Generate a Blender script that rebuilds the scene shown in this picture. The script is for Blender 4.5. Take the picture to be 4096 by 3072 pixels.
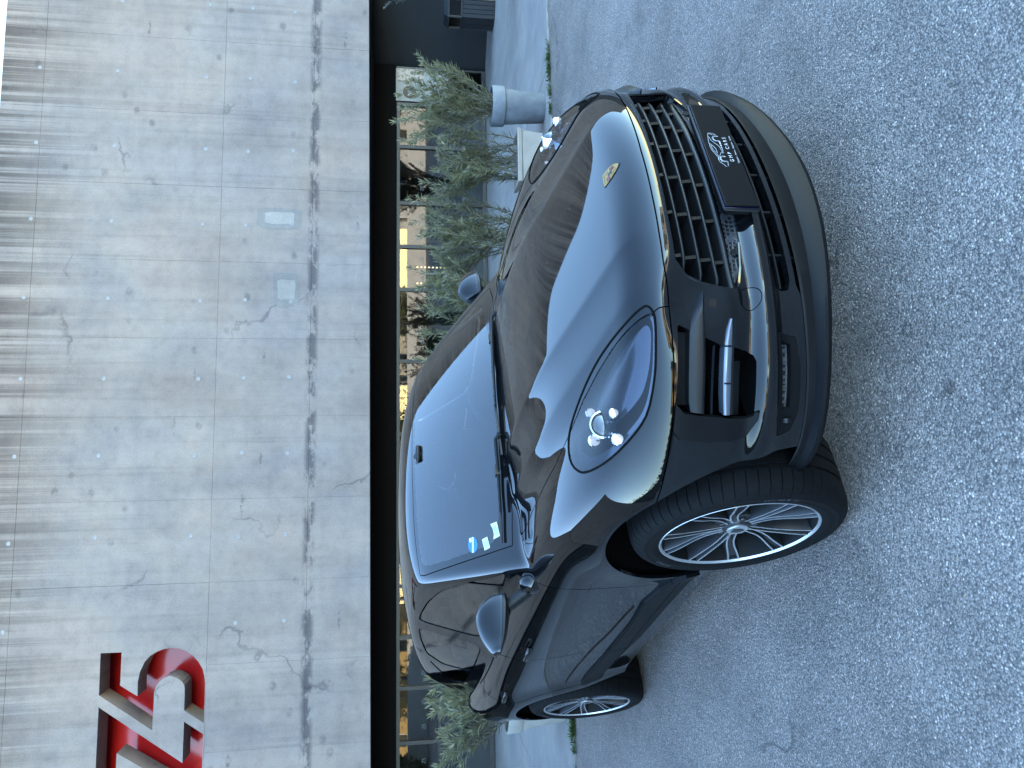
import bpy, bmesh, math, random
import numpy as np
from mathutils import Vector, Matrix
R = math.radians
random.seed(7); rng = np.random.default_rng(7)
scene = bpy.context.scene
for o in list(bpy.data.objects): bpy.data.objects.remove(o)

# ------------------------------------------------------------------ camera
YAW_CAR = -62.3                       # heading of the car against the facade
CAM = Vector((-0.644, -3.065, 1.627))
yaw, pit = R(145.083 - 62.3), R(8.361)
fw = Vector((math.cos(yaw)*math.cos(pit), math.sin(yaw)*math.cos(pit), -math.sin(pit)))
rt = Vector((math.sin(yaw), -math.cos(yaw), 0)); up = rt.cross(fw)
cam_data = bpy.data.cameras.new('camera'); cam = bpy.data.objects.new('camera', cam_data)
scene.collection.objects.link(cam)
M = Matrix.Identity(4)
for i in range(3):
    M[i][0] = -up[i]; M[i][1] = rt[i]; M[i][2] = -fw[i]; M[i][3] = CAM[i]   # phone held upright, picture stored on its side
cam.matrix_world = M
cam_data.sensor_width = 36; cam_data.lens = 2981/4096*36
cam_data.clip_start = .05; cam_data.clip_end = 500
scene.camera = cam
# ------------------------------------------------------------------ light
SUN_EL, SUN_ROT = 10, -50
world = bpy.data.worlds.new('World'); scene.world = world; world.use_nodes = True
wn = world.node_tree.nodes; wl = world.node_tree.links
bg = wn['Background']; sky = wn.new('ShaderNodeTexSky'); sky.sky_type = 'NISHITA'
sky.sun_disc = False; sky.sun_elevation = R(SUN_EL); sky.sun_rotation = R(SUN_ROT)
sky.air_density = 1.0; sky.dust_density = .05; sky.ozone_density = 2.2
wl.new(sky.outputs[0], bg.inputs[0]); bg.inputs[1].default_value = .13
sl = bpy.data.lights.new('sun', 'SUN'); sl.energy = 3.0; sl.angle = R(.5); sl.color = (1, .9, .74)
sun = bpy.data.objects.new('sun', sl); scene.collection.objects.link(sun)
sd = Vector((math.sin(R(SUN_ROT))*math.cos(R(SUN_EL)), math.cos(R(SUN_ROT))*math.cos(R(SUN_EL)), math.sin(R(SUN_EL))))
sun.rotation_euler = sd.to_track_quat('Z', 'Y').to_euler(); sun.location = (0, 20, 30)
vs = scene.view_settings; vs.view_transform = 'Standard'; vs.look = 'None'; vs.gamma = 1; vs.exposure = 4.3
vs.use_curve_mapping = False
scene.render.engine = 'CYCLES'
scene.cycles.max_bounces = 8; scene.cycles.glossy_bounces = 5; scene.cycles.transparent_max_bounces = 12
scene.cycles.caustics_reflective = False; scene.cycles.caustics_refractive = False

# ------------------------------------------------------------------ materials
MATS = {}
def nt(name):
    m = bpy.data.materials.new(name); m.use_nodes = True; MATS[name] = m
    return m, m.node_tree.nodes, m.node_tree.links, m.node_tree.nodes['Principled BSDF']
def simple(name, col, rough=.5, metal=0., spec=.5, noise=0., nscale=30., bump=0., bscale=200., coat=0.):
    m, n, l, b = nt(name)
    b.inputs['Base Color'].default_value = (*col, 1); b.inputs['Roughness'].default_value = rough
    b.inputs['Metallic'].default_value = metal; b.inputs['Specular IOR Level'].default_value = spec
    b.inputs['Coat Weight'].default_value = coat; b.inputs['Coat Roughness'].default_value = .03
    tc = n.new('ShaderNodeTexCoord')
    if noise:
        t = n.new('ShaderNodeTexNoise'); t.inputs['Scale'].default_value = nscale; t.inputs['Detail'].default_value = 6
        l.new(tc.outputs['Object'], t.inputs['Vector'])
        r = n.new('ShaderNodeMapRange'); r.inputs[3].default_value = 1-noise; r.inputs[4].default_value = 1+noise
        r.inputs[1].default_value = .3; r.inputs[2].default_value = .7
        l.new(t.outputs[0], r.inputs[0])
        x = n.new('ShaderNodeMix'); x.data_type = 'RGBA'; x.blend_type = 'MULTIPLY'; x.inputs[0].default_value = 1
        x.inputs[6].default_value = (*col, 1); l.new(r.outputs[0], x.inputs[7]); l.new(x.outputs[2], b.inputs['Base Color'])
        r2 = n.new('ShaderNodeMapRange'); r2.inputs[3].default_value = max(.02, rough-noise*.25); r2.inputs[4].default_value = min(1, rough+noise*.25)
        l.new(t.outputs[0], r2.inputs[0]); l.new(r2.outputs[0], b.inputs['Roughness'])
    if bump:
        t = n.new('ShaderNodeTexNoise'); t.inputs['Scale'].default_value = bscale; t.inputs['Detail'].default_value = 4
        l.new(tc.outputs['Object'], t.inputs['Vector'])
        bp = n.new('ShaderNodeBump'); bp.inputs['Strength'].default_value = bump; bp.inputs['Distance'].default_value = .002
        l.new(t.outputs[0], bp.inputs['Height']); l.new(bp.outputs[0], b.inputs['Normal'])
    return m
def glass(name, tint, ior=1.5, rough=0.0, extra=0.0):
    m, n, l, b = nt(name); n.remove(b)
    out = n['Material Output']; tr = n.new('ShaderNodeBsdfTransparent'); gl = n.new('ShaderNodeBsdfGlossy'); mx = n.new('ShaderNodeMixShader')
    fr = n.new('ShaderNodeFresnel'); fr.inputs[0].default_value = ior
    tr.inputs[0].default_value = (*tint, 1); gl.inputs['Roughness'].default_value = rough
    if extra:
        a = n.new('ShaderNodeMath'); a.operation = 'ADD'; a.inputs[1].default_value = extra; a.use_clamp = True
        l.new(fr.outputs[0], a.inputs[0]); l.new(a.outputs[0], mx.inputs[0])
    else: l.new(fr.outputs[0], mx.inputs[0])
    l.new(tr.outputs[0], mx.inputs[1]); l.new(gl.outputs[0], mx.inputs[2]); l.new(mx.outputs[0], out.inputs[0])
    return m
def emit(name, col, s):
    m, n, l, b = nt(name)
    b.inputs['Base Color'].default_value = (*col, 1); b.inputs['Emission Color'].default_value = (*col, 1); b.inputs['Emission Strength'].default_value = s
    return m

paint = simple('black_paint', (.003, .0033, .004), .02, 0, .5)
paint.node_tree.nodes['Principled BSDF'].inputs['IOR'].default_value = 1.47
gloss = simple('gloss_black_plastic', (.004, .0042, .005), .06, 0, .5)
satin = simple('satin_black_plastic', (0.00372, 0.003906, 0.004464), .40, 0, .32, noise=.15, nscale=12)
greyp = simple('grey_plastic', (.0030, .0032, .0038), .5, 0, .13, noise=.18, nscale=9, bump=.05, bscale=600)
void = simple('dark_void', (.002, .002, .002), .95, 0, .1)
rubber = simple('rubber_seal', (.006, .006, .007), .55)
tyre_m = simple('tyre_rubber', (.0030, .0031, .0036), .72, 0, .12, noise=.5, nscale=90, bump=.25, bscale=300)
alu = simple('machined_alloy', (.52, .53, .55), .32, .8, .5, noise=.05, nscale=80)
anth = simple('anthracite_alloy', (.05, .051, .054), .34, .75, .5, noise=.1, nscale=20)
darkmetal = simple('brake_metal', (.06, .058, .056), .5, .8, .5, noise=.3, nscale=30)
chrome = simple('chrome', (.75, .77, .8), .08, 1)
glass_w = glass('windshield_glass', (.62, .66, .68), 1.62, 0, .05)
glass_s = glass('side_glass', (.40, .44, .43), 1.75, 0, .11)
lens_m = glass('headlight_lens', (.86, .88, .92), 1.5, 0, .0)
leather = simple('dark_leather', (.020, .020, .021), .55, 0, .3, noise=.2, nscale=15)
lamp_in = simple('headlight_inner', (.045, .05, .065), .28, .6, .5)
lamp_step = simple('headlight_step', (.10, .11, .135), .2, .7, .5)
led_m = emit('led_glow', (1, .92, .78), .018)
gold = simple('badge_gold', (.34, .22, .075), .45, .7)
badge_red = simple('badge_red', (.16, .015, .02), .25, .3)
badge_black = simple('badge_black', (.006, .006, .006), .2)
plate_m = simple('plate_black', (.0012, .0013, .002), .42, 0, .14, noise=.5, nscale=160)
print_w = simple('white_print', (0.4464, 0.4588, 0.4836), .5)
stick_b = simple('blue_sticker', (0.0124, 0.1178, 0.341), .5)
stick_w = simple('white_sticker', (0.3844, 0.4464, 0.4464), .6, noise=.1, nscale=40)
bluefilm = simple('blue_film', (.001, .0015, .018), .25)

def asphalt_mat():
    m, n, l, b = nt('asphalt')
    tc = n.new('ShaderNodeTexCoord'); co = tc.outputs['Object']
    def vor(scale, feat='F1', rnd=1.0):
        v = n.new('ShaderNodeTexVoronoi'); v.feature = feat; v.inputs['Scale'].default_value = scale
        v.inputs['Randomness'].default_value = rnd; l.new(co, v.inputs['Vector']); return v
    def noi(scale, det=4, vec=None):
        v = n.new('ShaderNodeTexNoise'); v.inputs['Scale'].default_value = scale; v.inputs['Detail'].default_value = det
        l.new(vec or co, v.inputs['Vector']); return v
    def mix(a, c, f, mode='MIX', fv=None):
        x = n.new('ShaderNodeMix'); x.data_type = 'RGBA'; x.blend_type = mode
        if f is None: x.inputs[0].default_value = fv
        else: l.new(f, x.inputs[0])
        for s, q in ((6, a), (7, c)):
            if isinstance(q, tuple): x.inputs[s].default_value = (*q, 1)
            else: l.new(q, x.inputs[s])
        return x.outputs[2]
    def ramp(src, pts):
        r = n.new('ShaderNodeValToRGB'); e = r.color_ramp.elements
        while len(e) < len(pts): e.new(.5)
        for q, (p, c) in zip(e, pts): q.position = p; q.color = (*c, 1) if isinstance(c, tuple) else (c, c, c, 1)
        l.new(src, r.inputs[0]); return r.outputs[0]
    v1 = vor(140); v2 = vor(235); v3 = vor(78)
    sep = n.new('ShaderNodeSeparateColor'); l.new(v1.outputs['Color'], sep.inputs[0])
    sep2 = n.new('ShaderNodeSeparateColor'); l.new(v2.outputs['Color'], sep2.inputs[0])
    sep3 = n.new('ShaderNodeSeparateColor'); l.new(v3.outputs['Color'], sep3.inputs[0])
    c1 = ramp(sep.outputs[0], [(0, (.11, .115, .12)), (.28, (.22, .22, .225)), (.65, (.35, .35, .35)), (.88, (.47, .47, .465)), (1, (.75, .75, .74))])
    c2 = ramp(sep2.outputs[1], [(0, (.10, .105, .115)), (.5, (.26, .265, .275)), (1, (.42, .42, .43))])
    c = mix(c1, c2, sep.outputs[2])
    # bigger pale pebbles, few
    pale = ramp(sep3.outputs[0], [(0, 0.), (.975, 0.), (.98, 1.), (1, 1.)])
    pd = ramp(v3.outputs['Distance'], [(0, 1.), (.36, 1.), (.42, 0.), (1, 0.)])
    pm = n.new('ShaderNodeMath'); pm.operation = 'MULTIPLY'; l.new(pale, pm.inputs[0]); l.new(pd, pm.inputs[1])
    pc = ramp(sep3.outputs[1], [(0, (.42, .42, .42)), (.6, (.55, .53, .50)), (1, (.40, .32, .24))])
    c = mix(c, pc, pm.outputs[0])
    # binder between stones
    gap = ramp(v1.outputs['Distance'], [(0, 0.), (.45, 0.), (.75, .85), (1, 1.)])
    c = mix(c, (.095, .10, .108), gap)
    # broad wear
    w = noi(.75, 6); wr = ramp(w.outputs[0], [(.32, .74), (.48, .98), (.68, 1.2)])
    c = mix(c, wr, None, 'MULTIPLY', 1.0)
    w2 = noi(3.2, 6); wr2 = ramp(w2.outputs[0], [(.32, .80), (.52, 1.), (.72, 1.12)])
    c = mix(c, wr2, None, 'MULTIPLY', .8)
    # dark pits and oil spots
    vp = vor(2.3); sp = ramp(vp.outputs['Distance'], [(0, 1.), (.05, .9), (.10, 0.), (1, 0.)])
    nb = noi(40, 3); spn = n.new('ShaderNodeMath'); spn.operation = 'MULTIPLY'; l.new(sp, spn.inputs[0])
    l.new(ramp(nb.outputs[0], [(.42, 0.), (.58, .75)]), spn.inputs[1])
    c = mix(c, (.022, .022, .021), spn.outputs[0])
    vo = vor(.75); so = ramp(vo.outputs['Distance'], [(0, 1.), (.05, .9), (.16, 0.), (1, 0.)]); on = noi(6, 5)
    om = n.new('ShaderNodeMath'); om.operation = 'MULTIPLY'; l.new(so, om.inputs[0]); l.new(ramp(on.outputs[0], [(.40, 0.), (.62, .55)]), om.inputs[1])
    c = mix(c, (.045, .044, .043), om.outputs[0])
    # cracks
    nw = noi(2.6, 6); va = n.new('ShaderNodeVectorMath'); va.operation = 'MULTIPLY_ADD'
    l.new(nw.outputs['Color'], va.inputs[0]); va.inputs[1].default_value = (.55, .55, .55); l.new(co, va.inputs[2])
    vc = n.new('ShaderNodeTexVoronoi'); vc.feature = 'DISTANCE_TO_EDGE'; vc.inputs['Scale'].default_value = .8; l.new(va.outputs[0], vc.inputs['Vector'])
    ck = ramp(vc.outputs['Distance'], [(0, 1.), (.006, .8), (.013, 0.), (1, 0.)])
    cm = noi(1.3, 3); ckm = n.new('ShaderNodeMath'); ckm.operation = 'MULTIPLY'; l.new(ck, ckm.inputs[0]); l.new(ramp(cm.outputs[0], [(.5, 0.), (.62, .6)]), ckm.inputs[1])
    c = mix(c, (.035, .036, .04), ckm.outputs[0])
    c = mix(c, (.69, .58, .50), None, 'MULTIPLY', 1.0)
    l.new(c, b.inputs['Base Color'])
    b.inputs['Roughness'].default_value = .62; b.inputs['Specular IOR Level'].default_value = .45
    h = n.new('ShaderNodeMath'); h.operation = 'MULTIPLY_ADD'; l.new(v1.outputs['Distance'], h.inputs[0]); h.inputs[1].default_value = -1.0
    l.new(sep.outputs[1], h.inputs[2])
    h2 = n.new('ShaderNodeMath'); h2.operation = 'SUBTRACT'; l.new(h.outputs[0], h2.inputs[0]); l.new(ckm.outputs[0], h2.inputs[1])
    bp = n.new('ShaderNodeBump'); bp.inputs['Strength'].default_value = .75; bp.inputs['Distance'].default_value = .004
    l.new(h2.outputs[0], bp.inputs['Height']); l.new(bp.outputs[0], b.inputs['Normal'])
    return m
asphalt = asphalt_mat()

def concrete_mat(name, base, streaks=True, rough=.75):
    m, n, l, b = nt(name)
    tc = n.new('ShaderNodeTexCoord'); geo = n.new('ShaderNodeNewGeometry'); co = geo.outputs['Position']
    def mapping(s, src=co):
        q = n.new('ShaderNodeMapping'); q.inputs['Scale'].default_value = s; l.new(src, q.inputs['Vector']); return q.outputs[0]
    def noi(scale, det=6, vec=co, rough_=.55):
        v = n.new('ShaderNodeTexNoise'); v.inputs['Scale'].default_value = scale; v.inputs['Detail'].default_value = det; v.inputs['Roughness'].default_value = rough_
        l.new(vec, v.inputs['Vector']); return v.outputs[0]
    def ramp(src, pts):
        r = n.new('ShaderNodeValToRGB'); e = r.color_ramp.elements
        while len(e) < len(pts): e.new(.5)
        for q, (p, c) in zip(e, pts): q.position = p; q.color = (*c, 1) if isinstance(c, tuple) else (c, c, c, 1)
        l.new(src, r.inputs[0]); return r.outputs[0]
    def mul(a, bb, f=1.0, fs=None):
        x = n.new('ShaderNodeMix'); x.data_type = 'RGBA'; x.blend_type = 'MULTIPLY'; x.inputs[0].default_value = f
        if fs: l.new(fs, x.inputs[0])
        for s, q in ((6, a), (7, bb)):
            if isinstance(q, tuple): x.inputs[s].default_value = (*q, 1)
            else: l.new(q, x.inputs[s])
        return x.outputs[2]
    def math_(op, a, bv):
        q = n.new('ShaderNodeMath'); q.operation = op; q.use_clamp = True; l.new(a, q.inputs[0])
        if isinstance(bv, float): q.inputs[1].default_value = bv
        else: l.new(bv, q.inputs[1])
        return q.outputs[0]
    c = mul(base, ramp(noi(.9, 8), [(.28, (.80, .81, .84)), (.5, (1., 1., 1.)), (.74, (1.14, 1.12, 1.08))]))
    c = mul(c, ramp(noi(5, 9, co, .7), [(.3, .84), (.5, 1.), (.72, 1.12)]))
    c = mul(c, ramp(noi(45, 5), [(.3, .89), (.7, 1.10)]))
    c = mul(c, ramp(noi(1.0, 6, mapping((2.2, 2.2, .24))), [(.3, .86), (.55, 1.), (.75, 1.08)]))
    c = mul(c, ramp(noi(1.0, 6, mapping((.5, .5, 5.0))), [(.3, .93), (.6, 1.), (.8, 1.05)]))
    # pores
    v = n.new('ShaderNodeTexVoronoi'); v.inputs['Scale'].default_value = 22; l.new(co, v.inputs['Vector'])
    c = mul(c, ramp(v.outputs['Distance'], [(0, .45), (.05, .6), (.085, 1.), (1, 1.)]), .55)
    if streaks:
        c = mul(c, ramp(noi(.55, 4, mapping((1, 1, .8))), [(.38, (.88, .92, 1.0)), (.5, (1., 1., 1.)), (.62, (1.05, .98, .94))]), .75)
        c = mul(c, (.80, .74, .70), 1, math_('MULTIPLY', ramp(noi(1.0, 5, mapping((.9, .1, .45))), [(.55, 0.), (.70, .55)]), ramp(noi(3.0, 4), [(.35, .3), (.6, 1.)])))
        sx = n.new('ShaderNodeSeparateXYZ'); l.new(co, sx.inputs[0])
        # rain streaks hanging from the coping
        st = noi(1.0, 5, mapping((8.5, .1, .07)), .7)
        grad = n.new('ShaderNodeMapRange'); grad.inputs[1].default_value = 5.9; grad.inputs[2].default_value = 7.87; l.new(sx.outputs[2], grad.inputs[0])
        g2 = math_('POWER', grad.outputs[0], 1.7)
        sm = math_('MULTIPLY', ramp(st, [(.42, 0.), (.55, 1.)]), g2)
        c = mul(c, (.30, .27, .25), 1, sm)
        st3 = noi(1.0, 3, mapping((1.6, .1, .04)), .6)
        c = mul(c, (.80, .78, .77), 1, math_('MULTIPLY', ramp(st3, [(.5, 0.), (.68, .8)]), grad.outputs[0]))
        st2 = noi(1.0, 6, mapping((9.5, .1, .15)), .6)
        c = mul(c, (.72, .71, .71), 1, math_('MULTIPLY', ramp(st2, [(.52, 0.), (.72, .8)]), ramp(noi(.7, 3), [(.4, .2), (.65, 1.)])))
        # rough day joint at z = 2.60
        jd = n.new('ShaderNodeMath'); jd.operation = 'SUBTRACT'; l.new(sx.outputs[2], jd.inputs[0]); jd.inputs[1].default_value = 3.06
        ja = n.new('ShaderNodeMath'); ja.operation = 'ABSOLUTE'; l.new(jd.outputs[0], ja.inputs[0])
        jr = ramp(ja.outputs[0], [(0, 1.), (.045, .9), (.11, 0.), (1, 0.)])
        jn = ramp(noi(1.0, 6, mapping((2.9, .7, 6)), .7), [(.44, 0.), (.54, 1.)])
        c = mul(c, (.36, .37, .42), 1, math_('MULTIPLY', jr, jn))
        # blotches along the lower strip
        v2 = n.new('ShaderNodeTexVoronoi'); v2.inputs['Scale'].default_value = 1.0; l.new(mapping((1.5, .1, 1.9)), v2.inputs['Vector'])
        bl = ramp(math_('ADD', v2.outputs['Distance'], 0.0), [(0, .75), (.07, .6), (.13, 0.), (1, 0.)])
        bn = ramp(noi(9, 5), [(.36, .2), (.6, 1.)])
        c = mul(c, (.42, .43, .47), 1, math_('MULTIPLY', bl, bn))
        ncr = n.new('ShaderNodeTexNoise'); ncr.inputs['Scale'].default_value = 1.7; ncr.inputs['Detail'].default_value = 7; l.new(co, ncr.inputs['Vector'])
        vad = n.new('ShaderNodeVectorMath'); vad.operation = 'MULTIPLY_ADD'; l.new(ncr.outputs['Color'], vad.inputs[0]); vad.inputs[1].default_value = (1.3, 0, 1.3); l.new(co, vad.inputs[2])
        vcr = n.new('ShaderNodeTexVoronoi'); vcr.feature = 'DISTANCE_TO_EDGE'; vcr.inputs['Scale'].default_value = .33; l.new(vad.outputs[0], vcr.inputs['Vector'])
        crk = ramp(vcr.outputs['Distance'], [(0, 1.), (.004, .8), (.010, 0.), (1, 0.)])
        c = mul(c, (.45, .45, .50), 1, math_('MULTIPLY', crk, ramp(noi(.8, 3), [(.54, 0.), (.63, .75)])))
        # diagonal leak marks
        nd = noi(1.6, 4); rot = n.new('ShaderNodeMapping'); rot.inputs['Rotation'].default_value = (0, R(28), 0); rot.inputs['Scale'].default_value = (.37, .1, 2.2); l.new(co, rot.inputs['Vector'])
        v3 = n.new('ShaderNodeTexVoronoi'); v3.inputs['Scale'].default_value = 1.3; l.new(rot.outputs[0], v3.inputs['Vector'])
        dl = ramp(v3.outputs['Distance'], [(0, .9), (.06, .6), (.10, 0.), (1, 0.)])
        c = mul(c, (.40, .40, .43), 1, math_('MULTIPLY', dl, ramp(noi(14, 5), [(.46, 0.), (.56, 1.)])))
    l.new(c, b.inputs['Base Color']); b.inputs['Roughness'].default_value = rough
    b.inputs['Specular IOR Level'].default_value = .35
    bp = n.new('ShaderNodeBump'); bp.inputs['Strength'].default_value = .25; bp.inputs['Distance'].default_value = .004
    l.new(noi(35, 6), bp.inputs['Height']); l.new(bp.outputs[0], b.inputs['Normal'])
    return m
concrete = concrete_mat('facade_concrete', (.196, .163, .146))
pave_m = concrete_mat('pavement_concrete', (.228, .212, .200), False, .5)
dark_wall = simple('dark_render', (0.00744, 0.00837, 0.01054), .7, 0, .3, noise=.25, nscale=3, bump=.2, bscale=80)
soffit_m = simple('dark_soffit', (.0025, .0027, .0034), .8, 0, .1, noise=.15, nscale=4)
frame_m = simple('dark_frame', (.012, .013, .015), .35, 0, .5)
red_m = simple('red_panel', (0.3844, 0.01364, 0.0155), .14, 0, .5)
store_glass = glass('storefront_glass', (.62, .70, .66), 1.52, 0, .05)
leaf_m = None
def leaf_mat(name, cols):
    m, n, l, b = nt(name)
    oi = n.new('ShaderNodeNewGeometry')
    r = n.new('ShaderNodeValToRGB'); e = r.color_ramp.elements
    while len(e) < len(cols): e.new(.5)
    for i, (q, c) in enumerate(zip(e, cols)): q.position = i/(len(cols)-1); q.color = (*c, 1)
    l.new(oi.outputs['Random Per Island'], r.inputs[0]); l.new(r.outputs[0], b.inputs['Base Color'])
    b.inputs['Roughness'].default_value = .42; b.inputs['Specular IOR Level'].default_value = .4
    tl = n.new('ShaderNodeBsdfTranslucent'); l.new(r.outputs[0], tl.inputs[0])
    mx = n.new('ShaderNodeMixShader'); mx.inputs[0].default_value = .25
    l.new(b.outputs[0], mx.inputs[1]); l.new(tl.outputs[0], mx.inputs[2]); l.new(mx.outputs[0], n['Material Output'].inputs[0])
    return m
leaf_m = leaf_mat('oleander_leaf', [(.10, .10, .056), (.14, .138, .066), (.185, .172, .085), (.115, .118, .072), (.23, .205, .115)])
olive_m = leaf_mat('silver_leaf', [(.06, .07, .06), (.09, .10, .085), (.12, .13, .11)])
weed_m = leaf_mat('weed_leaf', [(.035, .065, .015), (.05, .085, .02), (.08, .10, .032)])
tree_m = leaf_mat('tree_leaf', [(.05, .065, .02), (.08, .09, .03), (.11, .11, .04)])
bark = simple('twig_bark', (0.0992, 0.0899, 0.0744), .8, noise=.25, nscale=40)
pot_grey = simple('grey_pot', (0.124, 0.1333, 0.1457), .6, noise=.22, nscale=9, bump=.1, bscale=60)
pot_beige = simple('beige_pot', (0.248, 0.217, 0.186), .65, noise=.12, nscale=7, bump=.08, bscale=60)
pot_cream = simple('cream_pot', (0.2852, 0.2728, 0.2418), .6, noise=.15, nscale=6, bump=.08, bscale=60)
soil_m = simple('soil', (.035, .028, .02), .95, noise=.4, nscale=50)
bin_m = simple('bin_timber', (0.00868, 0.0093, 0.01116), .5, noise=.2, nscale=20)
ochre = simple('ochre_render', (0.341, 0.2232, 0.0806), .8, noise=.1, nscale=2)
whitewall = simple('white_render', (0.3844, 0.372, 0.341), .8, noise=.1, nscale=2)
tile_m = simple('roof_tile', (0.186, 0.0806, 0.0434), .8, noise=.25, nscale=10)
dwin = simple('dark_window', (.02, .025, .03), .1)
interior_m = simple('shop_interior', (0.031, 0.03224, 0.031), .8, noise=.3, nscale=1.5)
paper = simple('poster_paper', (0.2604, 0.248, 0.2356), .55, noise=.12, nscale=4)
photo_m = None

# ------------------------------------------------------------------ mesh helpers
COL = scene.collection
def link(o, parent=None):
    COL.objects.link(o)
    if parent is not None: o.parent = parent
    return o
def tag(o, label=None, cat=None, group=None, kind=None):
    if label: o['label'] = label
    if cat: o['category'] = cat
    if group: o['group'] = group
    if kind: o['kind'] = kind
    return o
def thing(name, label, cat, loc=(0, 0, 0), rz=0, group=None):
    o = bpy.data.objects.new(name, None); link(o); o.location = loc; o.rotation_euler = (0, 0, rz)
    o.empty_display_size = .2
    return tag(o, label, cat, group)
def mesh_obj(name, V, F, mat, parent=None, smooth=False, N=None, angle=None):
    me = bpy.data.meshes.new(name)
    me.from_pydata([tuple(map(float, v)) for v in V], [], [tuple(map(int, f)) for f in F]); me.update()
    if mat: me.materials.append(mat)
    if smooth or N is not None:
        me.polygons.foreach_set('use_smooth', [True]*len(me.polygons))
    if N is not None: me.normals_split_custom_set_from_vertices([tuple(map(float, v)) for v in N])
    elif smooth and angle: me.set_sharp_from_angle(angle=R(angle))
    o = bpy.data.objects.new(name, me); return link(o, parent)
class MB:
    def __init__(s): s.V = []; s.F = []
    def add(s, V, F):
        b = len(s.V); s.V += [tuple(v) for v in V]; s.F += [tuple(i+b for i in f) for f in F]; return s
    def box(s, c, d, M=None):
        x, y, z = d[0]/2, d[1]/2, d[2]/2
        V = [Vector((a*x, b*y, e*z)) for a in (-1, 1) for b in (-1, 1) for e in (-1, 1)]
        if M is not None: V = [M @ v for v in V]
        V = [v+Vector(c) for v in V]
        return s.add(V, [(0, 1, 3, 2), (4, 6, 7, 5), (0, 4, 5, 1), (2, 3, 7, 6), (0, 2, 6, 4), (1, 5, 7, 3)])
    def b(s, x0, x1, y0, y1, z0, z1): return s.box(((x0+x1)/2, (y0+y1)/2, (z0+z1)/2), (x1-x0, y1-y0, z1-z0))
    def tube(s, P, r, n=6, cap=True):
        P = [Vector(p) for p in P]; rs = r if isinstance(r, (list, tuple)) else [r]*len(P)
        rings = []; prev = None
        for i, p in enumerate(P):
            t = (P[min(i+1, len(P)-1)]-P[max(i-1, 0)])
            if t.length < 1e-9: t = Vector((0, 0, 1))
            t.normalize()
            a = prev if prev is not None else (Vector((0, 0, 1)) if abs(t.z) < .9 else Vector((1, 0, 0)))
            u = (a-t*a.dot(t)); u.normalize(); v = t.cross(u); prev = u
            rings.append([p+(u*math.cos(2*math.pi*k/n)+v*math.sin(2*math.pi*k/n))*rs[i] for k in range(n)])
        b = len(s.V); s.V += [tuple(q) for g in rings for q in g]
        for i in range(len(P)-1):
            for k in range(n): s.F.append((b+i*n+k, b+i*n+(k+1) % n, b+(i+1)*n+(k+1) % n, b+(i+1)*n+k))
        if cap: s.F.append(tuple(b+k for k in range(n))[::-1]); s.F.append(tuple(b+(len(P)-1)*n+k for k in range(n)))
        return s
    def lathe(s, prof, n=48, M=None, close=False):
        b = len(s.V)
        for k in range(n):
            a = 2*math.pi*k/n
            for (r, z) in prof:
                v = Vector((r*math.cos(a), r*math.sin(a), z)); s.V.append(tuple(M @ v if M is not None else v))
        m = len(prof)
        for k in range(n):
            for j in range(m-1 if not close else m):
                j2 = (j+1) % m
                s.F.append((b+k*m+j, b+((k+1) % n)*m+j, b+((k+1) % n)*m+j2, b+k*m+j2))
        return s
    def loft(s, rows, closed=False):
        b = len(s.V); m = len(rows[0])
        for r in rows: s.V += [tuple(q) for q in r]
        for i in range(len(rows)-1):
            for k in range(m if closed else m-1):
                k2 = (k+1) % m; s.F.append((b+i*m+k, b+i*m+k2, b+(i+1)*m+k2, b+(i+1)*m+k))
        return s
    def prism(s, poly, f0, f1):
        n = len(poly); b = len(s.V); s.V += [tuple(f0(p)) for p in poly]+[tuple(f1(p)) for p in poly]
        s.F.append(tuple(range(b, b+n))[::-1]); s.F.append(tuple(range(b+n, b+2*n)))
        for i in range(n): s.F.append((b+i, b+(i+1) % n, b+n+(i+1) % n, b+n+i))
        return s
    def obj(s, name, mat, parent=None, smooth=False, angle=40): return mesh_obj(name, s.V, s.F, mat, parent, smooth, None, angle if smooth else None)
def text_mesh(name, body, size, mat, parent, M, extrude=.0005, align='CENTER', spacing=1.0, fn=None):
    cu = bpy.data.curves.new(name, 'FONT'); cu.body = body; cu.size = size; cu.extrude = extrude; cu.align_x = align; cu.align_y = 'CENTER'
    cu.space_character = spacing; cu.resolution_u = 3
    t = bpy.data.objects.new(name, cu); COL.objects.link(t)
    dg = bpy.context.evaluated_depsgraph_get(); me = bpy.data.meshes.new_from_object(t.evaluated_get(dg)); bpy.data.objects.remove(t)
    V = [v.co.copy() for v in me.vertices]; F = [tuple(p.vertices) for p in me.polygons]; bpy.data.meshes.remove(me)
    V = [fn(v) if fn else (M @ v) for v in V]
    return mesh_obj(name, V, F, mat, parent)
def bevel(o, w=.01, seg=2):
    m = o.modifiers.new('bevel', 'BEVEL'); m.width = w; m.segments = seg; m.limit_method = 'ANGLE'; m.angle_limit = R(35); m.harden_normals = False
    o.data.polygons.foreach_set('use_smooth', [True]*len(o.data.polygons)); o.data.set_sharp_from_angle(angle=R(50))
    return o

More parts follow.
